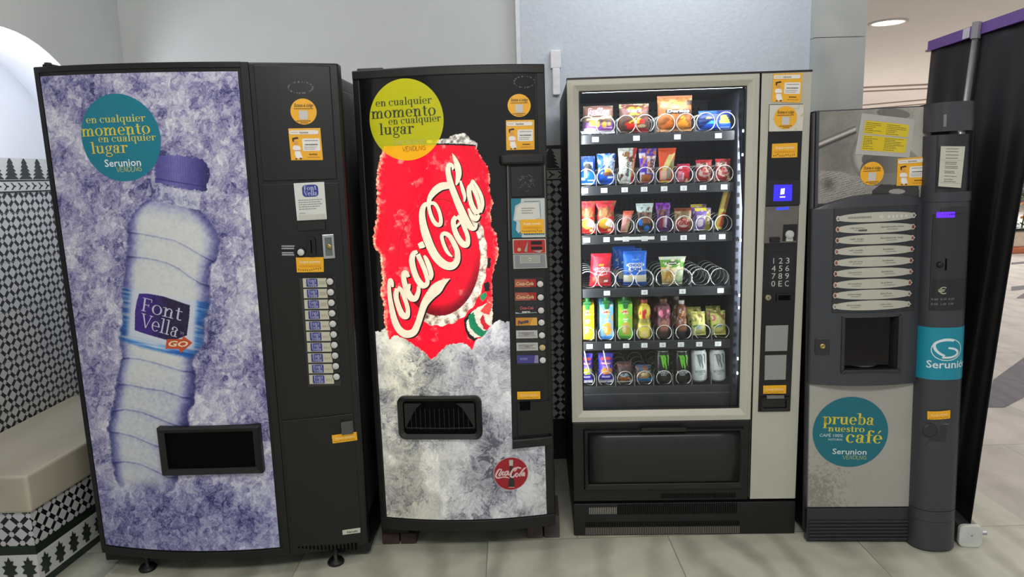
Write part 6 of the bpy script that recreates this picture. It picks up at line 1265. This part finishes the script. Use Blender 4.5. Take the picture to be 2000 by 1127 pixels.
pack('chocolate_bar', 'violet chocolate bar wrapper, fifth on the third shelf', 'chocolate bar', 2, (1281, 1308, 396, 459), .028, design('5a2a78', [('r', 0, 1, .78, 1, '8a30b8'), ('e', .4, .68, .3, .12, '8a5a30'), ('n', .6, 7, 5, '40204c'), ('r', .5, .75, .15, .55, 'b890a0'), ('p', [(.2, .1), (.5, .12), (.45, .55), (.25, .5)], '8a2a3c')]), [(T_('Milka', .05, .2), 'd8c8d8', .75, .45, .12, .26, 1)], flare=.12)
pack('wafer_bag', 'cream and red wafer bites bag, sixth on the third shelf', 'sweets', 2, (1316, 1355, 406, 457), .035, design('a89468', [('r', 0, 1, .88, 1, '7d2a1c'), ('r', .35, .85, .6, .86, '6a5a38'), ('r', .05, .95, 0, .12, '8a2420'), ('e', .5, .32, .4, .24, 'c83038'), ('e', .52, .34, .34, .18, 'e8c8c4'), ('n', .64, 8, 6, '7a5030')]), [(T_('Kit Kat', .05, .2), 'b8202c', .22, .84, .28, .18), (T_('Pops', .05, .2), 'b8202c', .3, .7, .42, .13)])
mk = pack('sweet_bag', 'lilac and yellow chocolate bag, seventh on the third shelf', 'sweets', 2, (1356, 1389, 406, 456), .035, design('8468b8', [('r', 0, .7, .86, 1, 'ecd820'), ('p', [(.6, 0), (1, .0), (1, .95), (.7, .9), (.62, .5)], '9a8c30'), ('e', .3, .35, .2, .18, 'ece6f4'), ('n', .68, 9, 2, 'd8c8e8'), ('r', 0, .7, 0, .05, 'e8e6ec'), ('r', .62, .95, .02, .16, 'b8a020')]), [(T_('Milka', .04, .2), 'e9e2f2', .08, .6, .56, .18)])
again(mk, .062, 'yellow-topped chocolate bag just behind the lilac one on the third shelf', -.003, .012)
# triangular bar tipped against the side
def long_bar():
    A = SN.L(1403, 457, .13); B = SN.L(1423, 377, .13); L_ = math.hypot(B[0]-A[0], B[1]-A[1]); an = math.atan2(B[1]-A[1], B[0]-A[0]); mb = MB(); r = .0135; n = 40; prof = [(-r, .010), (r, .010), (r*.9, -.004), (0, -.016), (-r*.9, -.004)]
    vs = [(L_*i/n, y, x) for i in range(n+1) for x, y in prof]; fs = [(i*5+k, i*5+(k+1) % 5, i*5+5+(k+1) % 5, i*5+5+k) for i in range(n) for k in range(5)]+[(4, 3, 2, 1, 0), tuple(n*5+k for k in range(5))]; mb.add(vs, fs, 0)
    cols = np.array([lin('e8d860') if (x/L_ < .48) else lin('b8a448') for x, y, z in vs]); cols[[i for i, p in enumerate(vs) if .06 < p[0]/L_ < .42 and p[2] < .002]] = lin('d83a1c'); cols[[i for i, p in enumerate(vs) if p[0]/L_ > .52 and (i*7) % 5 == 0]] = lin('7a6a2c')
    P, W = sans('TOBLERONE', .03); put(mb, (P, W), 1, -.0185, L_*.08, -.005, .010, sx=L_*.36/W); P, W = sans('TOBLERONE', .03); put(mb, (P, W), 1, -.0185, L_*.52, -.005, .012, sx=L_*.42/W)
    o = mb.build('chocolate_bar', [FOIL, ink('8a3018')], None); put_print(o, cols); o.matrix_world = SN.M @ Matrix.Translation((A[0], .135, max(A[1], ROWV[2]+.026))) @ Matrix.Rotation(-an, 4, 'Y'); tag(o, 'long yellow triangular chocolate bar tipped up at the right end of the third shelf', 'chocolate bar')
long_bar()
# --- fourth shelf
pack('cookie_bag', 'red cookie bag with a white cloud logo on the fourth shelf', 'cookies', 3, (1151, 1193, 495, 563), .046, design('d81c34', [('n', .62, 6, 1, 'c01428'), ('e', .5, .66, .14, .03, 'e8902c'), ('e', .55, .52, .38, .07, 'f0dcdc'), ('e', .52, .42, .3, .07, 'f0dcdc'), ('r', .08, .9, .08, .3, 'c43028'), ('e', .3, .25, .16, .1, '8a4030'), ('e', .6, .2, .2, .1, 'a04a3a'), ('r', .66, .82, .12, .2, 'e8dcd8')]), [(T_('CHOCO', .05), 'c02034', .24, .86, .49, .11), (T_('BOM', .05), 'c02034', .3, .75, .385, .11)], flare=-.06, seal=.03, lean=.05)
cb = pack('cookie_bag', 'front blue cookie bag with a white cloud logo on the fourth shelf', 'cookies', 3, (1217, 1263, 490, 562), .046, design('1f6cd8', [('r', 0, 1, .1, .32, 'dcdcc8'), ('n', .57, 7, 4, '1f6cd8'), ('e', .5, .76, .16, .025, '6aa8e0'), ('e', .5, .6, .38, .07, 'e6eef4'), ('e', .5, .49, .32, .07, 'e6eef4'), ('p', [(.0, .3), (.5, .42), (1, .3), (1, .36), (.5, .46), (0, .36)], '2a5ab0'), ('e', .3, .24, .14, .09, 'd8d0a8'), ('e', .7, .22, .16, .08, 'e2dcc0'), ('r', 0, 1, 0, .11, '1a55b0')]), [(T_('CHOCO', .05), '2a5ab0', .2, .82, .57, .11), (T_('BOM', .05), '2a5ab0', .27, .74, .455, .11)], seal=.03)
again(cb, .062, 'second blue cookie bag behind the front one on the fourth shelf', -.012, .004); again(cb, .124, 'rearmost blue cookie bag on the fourth shelf, only its top left showing', -.030, .006)
sw = pack('sandwich_pack', 'sandwich in a clear pack with a green header on the fourth shelf', 'sandwich', 3, (1291, 1334, 501, 563), .045, design('cfc890', [('r', 0, 1, .62, 1, '5c9a2c'), ('r', 0, 1, .9, 1, 'd3dccd'), ('r', .0, .5, .02, .62, 'd2b468'), ('p', [(.1, .1), (.3, .35), (.42, .2), (.45, .5), (.2, .45)], 'b8842c'), ('p', [(.5, .05), (.7, .5), (.6, .6)], 'ece8cc'), ('r', .72, 1, .05, .55, 'bcd8a8'), ('n', .62, 8, 5, 'e6e2c0'), ('e', .48, .78, .24, .055, '1d2a1c')]), [(T_('snack', .04), 'd6dccf', .3, .66, .765, .075)], flare=.35, pinch=.05, seal=.05)
# --- fifth shelf
def carton(x0, x1, y0, y1, label, face, art, row=4, dep=.124, group=None):
    ua, _ = SN.L(x0, y1, dep); ub, _ = SN.L(x1, y1, dep); ua, ub = lane(row, ua, ub, .007); v0 = ROWV[row]+.0215; h = SN.L((x0+x1)/2, y0, dep)[1]-v0; w = ub-ua; d = .045; root = empty('juice_carton', SN.M @ Matrix.Translation(((ua+ub)/2, dep, v0)), label, 'juice carton', group)
    NS, NT = 14, 30; S, T = np.meshgrid(np.linspace(0, 1, NS+1), np.linspace(0, 1, NT+1)); hb = h*.83
    F3 = np.stack([(S-.5)*w, -.004*np.sin(np.pi*S)*np.sin(np.pi*T)+0*S, T*hb], -1).reshape(-1, 3); mb = MB(); n1 = NS+1; mb.add(F3, [(j*n1+i, j*n1+i+1, (j+1)*n1+i+1, (j+1)*n1+i) for j in range(NT) for i in range(NS)]); k = len(mb.v)
    z1 = h*.93; mb.add([(-w/2, 0, 0), (w/2, 0, 0), (w/2, d, 0), (-w/2, d, 0), (-w/2, 0, hb), (w/2, 0, hb), (w/2, d, z1), (-w/2, d, z1)], [(0, 3, 2, 1), (1, 2, 6, 5), (2, 3, 7, 6), (3, 0, 4, 7), (4, 5, 6, 7)]); cols = np.concatenate([art(S, T).reshape(-1, 3), np.tile(np.array(lin(face)), (8, 1))])
    P, W = sans('Bifrutas', .03); mats = [CARD, ink('f0f0ea'), ink('c01c28')]
    for s0, s1, t_, hh, m_ in ((.34, .72, .735, .05, 1),):
        for p in P: mb.add([((s0+(X/W)*(s1-s0)-.5)*w, -.0052, (t_+Y*hh)*hb) for X, Y in p], [tuple(range(len(p)))], m_)
    o = mb.build('carton_body', mats, root); put_print(o, cols)
    mb = MB(); mb.lathe([(.012, 0), (.0125, .012), (.010, .024), (.006, .028), (0, .028)], (0, .016, h*.86), n=16); mb.prism([(-.020, h*.80), (.020, h*.80), (.016, h*.92), (-.016, h*.92)], .002, .03); mb.prism([(-.008, h*.72), (.008, h*.72), (.012, h*.86), (-.012, h*.86)], -.004, .004)
    mb.build('cap', mat('green_cap', '1f6a30', .4), root, bevel=.003); return root
def jart(face, fruit, low): return design(face, [('e', .5, .78, .26, .06, 'e8e4da'), ('e', .5, .775, .22, .042, 'c82830'), ('e', .55, .3, .34, .2, fruit), ('e', .42, .27, .14, .1, 'e8d8a0'), ('n', .66, 7, 3, fruit), ('r', 0, 1, 0, .07, low), ('r', .38, .62, .5, .52, 'f0f0e6'), ('r', .34, .66, .56, .58, 'e8ead8')])
ca = carton(1135, 1161, 583, 661, 'yellow juice carton with a green cap, first on the fifth shelf', 'e8b818', jart('ecc01c', 'e8a020', 'e0a010'))
cb_ = carton(1172, 1203, 581, 661, 'light blue juice carton with a green cap, second on the fifth shelf', '6ab0dc', jart('74b8e4', 'e8a838', '3a78c0'))
cc_ = carton(1208, 1239, 580, 661, 'light green juice carton with a green cap, third on the fifth shelf', '74c838', jart('7cd040', 'c8b048', '4a9a30'))
again(cb_, .076, 'light blue juice carton standing behind the second front one on the fifth shelf', -.003, .004); again(cc_, .076, 'light green juice carton standing behind the third front one on the fifth shelf', -.003, .004); again(cc_, .152, 'rearmost light green juice carton on the fifth shelf', -.005, .006)
def bottle(x0, x1, y0, y1, label, col, art, capc, dep=.146, row=4, tilt=0, name='drink_bottle'):
    ua, _ = SN.L(x0, y1, dep); ub, _ = SN.L(x1, y1, dep); v0 = ROWV[row]+.0215; h = SN.L((x0+x1)/2, y0, dep)[1]-v0; r = (ub-ua)/2; root = empty(name, SN.M @ Matrix.Translation(((ua+ub)/2, dep, v0)) @ Matrix.Rotation(tilt, 4, 'Y'), label, 'drink bottle')
    pr = [(0, 0), (r*.92, 0), (r, .01), (r, h*.42), (r*.86, h*.5), (r*.98, h*.6), (r*.98, h*.72), (r*.8, h*.82), (r*.45, h*.88), (r*.45, h*.9)]; NS = 40; pts = []; 
    prof = []
    for (a, b), (c, d) in zip(pr[:-1], pr[1:]): prof += [(a+(c-a)*k/4, b+(d-b)*k/4) for k in range(4)]
    prof.append(pr[-1]); mb = MB().lathe(prof, n=NS); vs = np.array(mb.v); S = .5+vs[:, 0]/(2*r); T = vs[:, 2]/h; cols = np.where((vs[:, 1] < .004)[:, None], art(S, T), np.array(lin(col))); o = mb.build('bottle_body', FOIL, root, smooth=True); put_print(o, cols)
    MB().lathe([(r*.5, h*.9), (r*.52, h*.9), (r*.52, h*.985), (r*.46, h), (0, h)], n=20).build('cap', mat('cap_'+capc, capc, .4), root, smooth=True); return root
for (x0, x1, y0, y1), lab, col, sh, capc in (((1244, 1271, 584, 661), 'yellow shake bottle with red lettering, fourth on the fifth shelf', 'c8b838', [('e', .55, .63, .42, .12, 'c02c3c'), ('n', .52, 7, 2, 'd8c848'), ('r', 0, 1, .04, .42, 'e6d458'), ('r', 0, 1, .42, .52, '8a8630'), ('e', .5, .1, .4, .07, 'efe08a')], '8a3c2c'),
                                     ((1281, 1309, 582, 661), 'chocolate shake bottle with pink lettering, fifth on the fifth shelf', '4a3430', [('e', .55, .63, .42, .12, 'd87a9a'), ('n', .54, 8, 3, '7a3c4a'), ('e', .5, .32, .3, .14, '9a6a58'), ('r', 0, 1, 0, .2, '3a2a2a')], '5a3c28'),
                                     ((1319, 1341, 586, 664), 'slim iced coffee bottle with a black base, sixth on the fifth shelf', '6a4630', [('e', .5, .62, .3, .12, 'd88a3c'), ('r', 0, 1, .22, .5, '8a5a40'), ('n', .56, 8, 5, '7a5238'), ('r', 0, 1, 0, .2, '1c1c22'), ('n', .72, 10, 6, 'c0c4c8')], 'c8c4b8')):
    b = bottle(x0, x1, y0, y1, lab, col, design(col, sh), capc); st = lab.split(',')[0]
    for k in (1, 2): again(b, .076*k, '%s directly behind the front one of its kind' % st if k == 1 else 'rearmost %s in its lane on the fifth shelf' % st, -.006*k, .003*k)
sa = design('dcdc78', [('r', 0, 1, .9, 1, 'c0bc68'), ('p', [(.4, .9), (.8, .9), (.7, .6), (.55, .62)], '8a6a38'), ('e', .16, .7, .14, .1, '6a6458'), ('r', .1, .25, .6, .8, 'a8b05a'), ('e', .35, .4, .2, .08, '3aa07c'), ('e', .2, .4, .12, .06, '2e8a3c'), ('n', .62, 8, 3, 'e6e69a'), ('r', .3, .7, .28, .42, 'c0d4cc'), ('r', 0, 1, 0, .08, 'e0e08c')])
s1 = pack('sandwich_pack', 'pale yellow triangular sandwich pack, left of the two on the fifth shelf', 'sandwich', 4, (1351, 1379, 608, 656), .045, sa, lean=-.06, flare=.02, yaw=.04, lift=.004)
s2 = pack('sandwich_pack', 'pale yellow triangular sandwich pack, right of the two on the fifth shelf', 'sandwich', 4, (1388, 1418, 606, 655), .045, design('dcdc78', [('r', 0, 1, .9, 1, '9a9a50'), ('p', [(.4, .92), (.9, .9), (.95, .6), (.6, .75)], '9a7a48'), ('e', .16, .72, .14, .12, 'd8788a'), ('e', .25, .4, .14, .07, '2e8a3c'), ('e', .5, .42, .2, .09, 'a8d0c8'), ('n', .62, 8, 3, 'e6e69a')]), lean=-.06, yaw=.04, lift=.004)
again(s1, .076, 'pale yellow sandwich pack behind the left one on the fifth shelf', 0, .004); again(s2, .076, 'pale yellow sandwich pack behind the right one on the fifth shelf', 0, .004)
# --- bottom shelf
pa_ = design('3c34a8', [('e', .5, .82, .4, .05, 'c04040'), ('e', .5, .68, .38, .05, 'd85a48'), ('r', .25, .75, .52, .6, '8a70d0'), ('e', .55, .42, .4, .12, 'd8b030'), ('e', .4, .40, .2, .09, 'e88a30'), ('e', .55, .2, .42, .10, '2a1e90'), ('r', .2, .8, .2, .25, 'b8b0e0'), ('r', 0, 1, 0, .09, 'c8c8cc'), ('n', .7, 8, 2, '5a50c0')])
for bx, lab, fr_ in (((1135, 1158, 690, 756), 'purple juice pouch with a straw, first on the bottom shelf', 'c8c830'), ((1169, 1198, 689, 756), 'purple juice pouch with a straw, second on the bottom shelf', 'e89030')):
    o = pack('juice_pouch', lab, 'juice', 5, bx, .035, design('3c34a8', [('e', .5, .82, .4, .05, 'c04040'), ('e', .5, .68, .38, .05, 'd85a48'), ('r', .25, .75, .52, .6, '8a70d0'), ('e', .55, .42, .4, .12, fr_), ('e', .55, .2, .42, .10, '2a1e90'), ('r', .2, .8, .2, .25, 'b8b0e0'), ('r', 0, 1, 0, .10, 'c8c8cc'), ('n', .7, 8, 2, '5a50c0')]), [(T_('Bifrutas', .03), 'f0e6e6', .22, .78, .665, .05)])
    b = MB(); b.tube([(.012, -.026, .05), (-.004, -.028, .10), (-.012, -.022, .152)], .0028, 8); s_ = b.build('straw', mat('white_straw', 'dde0e6', .4), o, smooth=True)
    o['label'] = lab
pack('pastry_bag', 'pastry bag with an orange label, third on the bottom shelf', 'pastry', 5, (1205, 1240, 706, 758), .04, design('3c3034', [('r', 0, 1, .72, 1, '4a3238'), ('p', [(.1, .4), (.6, .5), (.8, .35), (.3, .3)], '8ab0c0'), ('r', .1, .75, .06, .32, 'b8682c'), ('p', [(.75, .05), (.7, .3), (1, .05)], 'e8cc98'), ('n', .6, 7, 2, '6a4a3c'), ('r', 0, .9, 0, .06, 'd8d0c0')]), flare=-.08, lean=-.04)
pack('pastry_bag', 'pastry bag with a bright blue base, fourth on the bottom shelf', 'pastry', 5, (1241, 1280, 712, 759), .04, design('2a3c4c', [('r', 0, 1, .78, 1, '2c5a78'), ('e', .5, .45, .4, .24, 'a88a5a'), ('n', .56, 7, 3, '7a4a34'), ('p', [(.3, .4), (.7, .42), (.8, .62), (.4, .6)], 'd8c49a'), ('r', .05, 1, .04, .26, '2a98d8'), ('r', .6, 1, .6, .7, 'a8b4c0')]), flare=-.08, lean=-.04)
def can(x, y0, y1, label, body, claw, rim, text, dep=.1465, r=.0315, tilt=0):
    u, _ = SN.L(x, y1, dep); ua, ub = lane(5, u-r, u+r); u = (ua+ub)/2; r = min(r, (ub-ua)/2); v0 = ROWV[5]+.0215; h = SN.L(x, y0, dep)[1]-v0; root = empty('drink_can', SN.M @ Matrix.Translation((u, dep, v0)) @ Matrix.Rotation(tilt, 4, 'Y'), label, 'drink can')
    mb = MB().lathe([(0, .004), (r*.75, .002), (r*.8, 0), (r, .012), (r, h-.018), (r*.84, h-.003)], n=36); mb2 = [ribbon([(a, b, w) for a, b, w in L_], 5) for L_ in ([(-.018, .86, .004), (-.010, .88, .010), (-.006, .72, .009), (-.003, .56, .006), (0, .46, .002)], [(-.002, .90, .010), (.004, .80, .010), (.004, .66, .009), (.009, .5, .006), (.010, .40, .002)], [(.014, .90, .008), (.018, .80, .007), (.017, .66, .006), (.020, .52, .002)])]
    mats = [mat('can_'+body, body, .3, metal=.1, var=.05), ink(claw), ink(text)]
    def on(x_, z_, k): x_ = max(-r*.95, min(r*.95, x_)); return (x_, -math.sqrt(r*r-x_*x_)-k, z_)
    for L_ in mb2:
        for q in L_: mb.add([on(a, .06*h+b*h*.92, .0006) for a, b in q][::-1], [(0, 1, 2, 3)], 1)
    P, W = sans('MONSTER', .04)
    for p in P: mb.add([on(-.022+X/W*.044, h*.30+Y*.016, .0006) for X, Y in p], [tuple(range(len(p)))], 2)
    P, W = sans('ENERGY', .02)
    for p in P: mb.add([on(-.012+X/W*.024, h*.24+Y*.008, .0006) for X, Y in p], [tuple(range(len(p)))], 2)
    mb.build('can_body', mats, root, smooth=True); MB().lathe([(r*.84, h-.003), (r*.86, h), (r*.8, h), (r*.76, h-.004), (0, h-.004)], n=36).build('lid', mat('can_lid', rim, .3, metal=.8), root, smooth=True)
can(1294, 683, 758, 'black energy drink can with green claw mark, left of two on the bottom shelf', '15171a', '6cc830', 'b8babc', 'b9bcc0')
can(1330, 683, 758, 'black energy drink can with green claw mark, right of two on the bottom shelf', '15171a', '6cc830', 'b8babc', 'b9bcc0')
can(1366, 681, 755, 'white energy drink can with grey claw mark, left of two on the bottom shelf', 'e4eceb', '7f8c8e', 'c8d0d0', '8f9a9c', tilt=-.045)
can(1402, 680, 754, 'white energy drink can with grey claw mark, right of two on the bottom shelf', 'e4eceb', '7f8c8e', 'c8d0d0', '8f9a9c', tilt=-.05)
# repeats of a kind go together
_kinds = {}
for o in list(COL.objects):
    if o.parent is None and 'category' in o and 'group' not in o: _kinds.setdefault(o['category'], []).append(o)
PLURAL = {'vending machine': 'vending machines in the row', 'crisps': 'crisp bags on the top shelf', 'biscuits': 'biscuit packs behind the glass', 'chocolate bar': 'chocolate bars behind the glass', 'wafer bar': 'wafer bars on the second shelf',
          'sweets': 'sweet bags behind the glass', 'cookies': 'cookie bags on the fourth shelf', 'sandwich': 'sandwich packs behind the glass', 'juice carton': 'juice cartons on the fifth shelf', 'drink bottle': 'drink bottles on the fifth shelf',
          'juice': 'juice pouches on the bottom shelf', 'pastry': 'pastry bags on the bottom shelf', 'drink can': 'drink cans on the bottom shelf'}
for k, L_ in _kinds.items():
    if len(L_) > 1:
        for o in L_: o['group'] = PLURAL.get(k, k+'s')
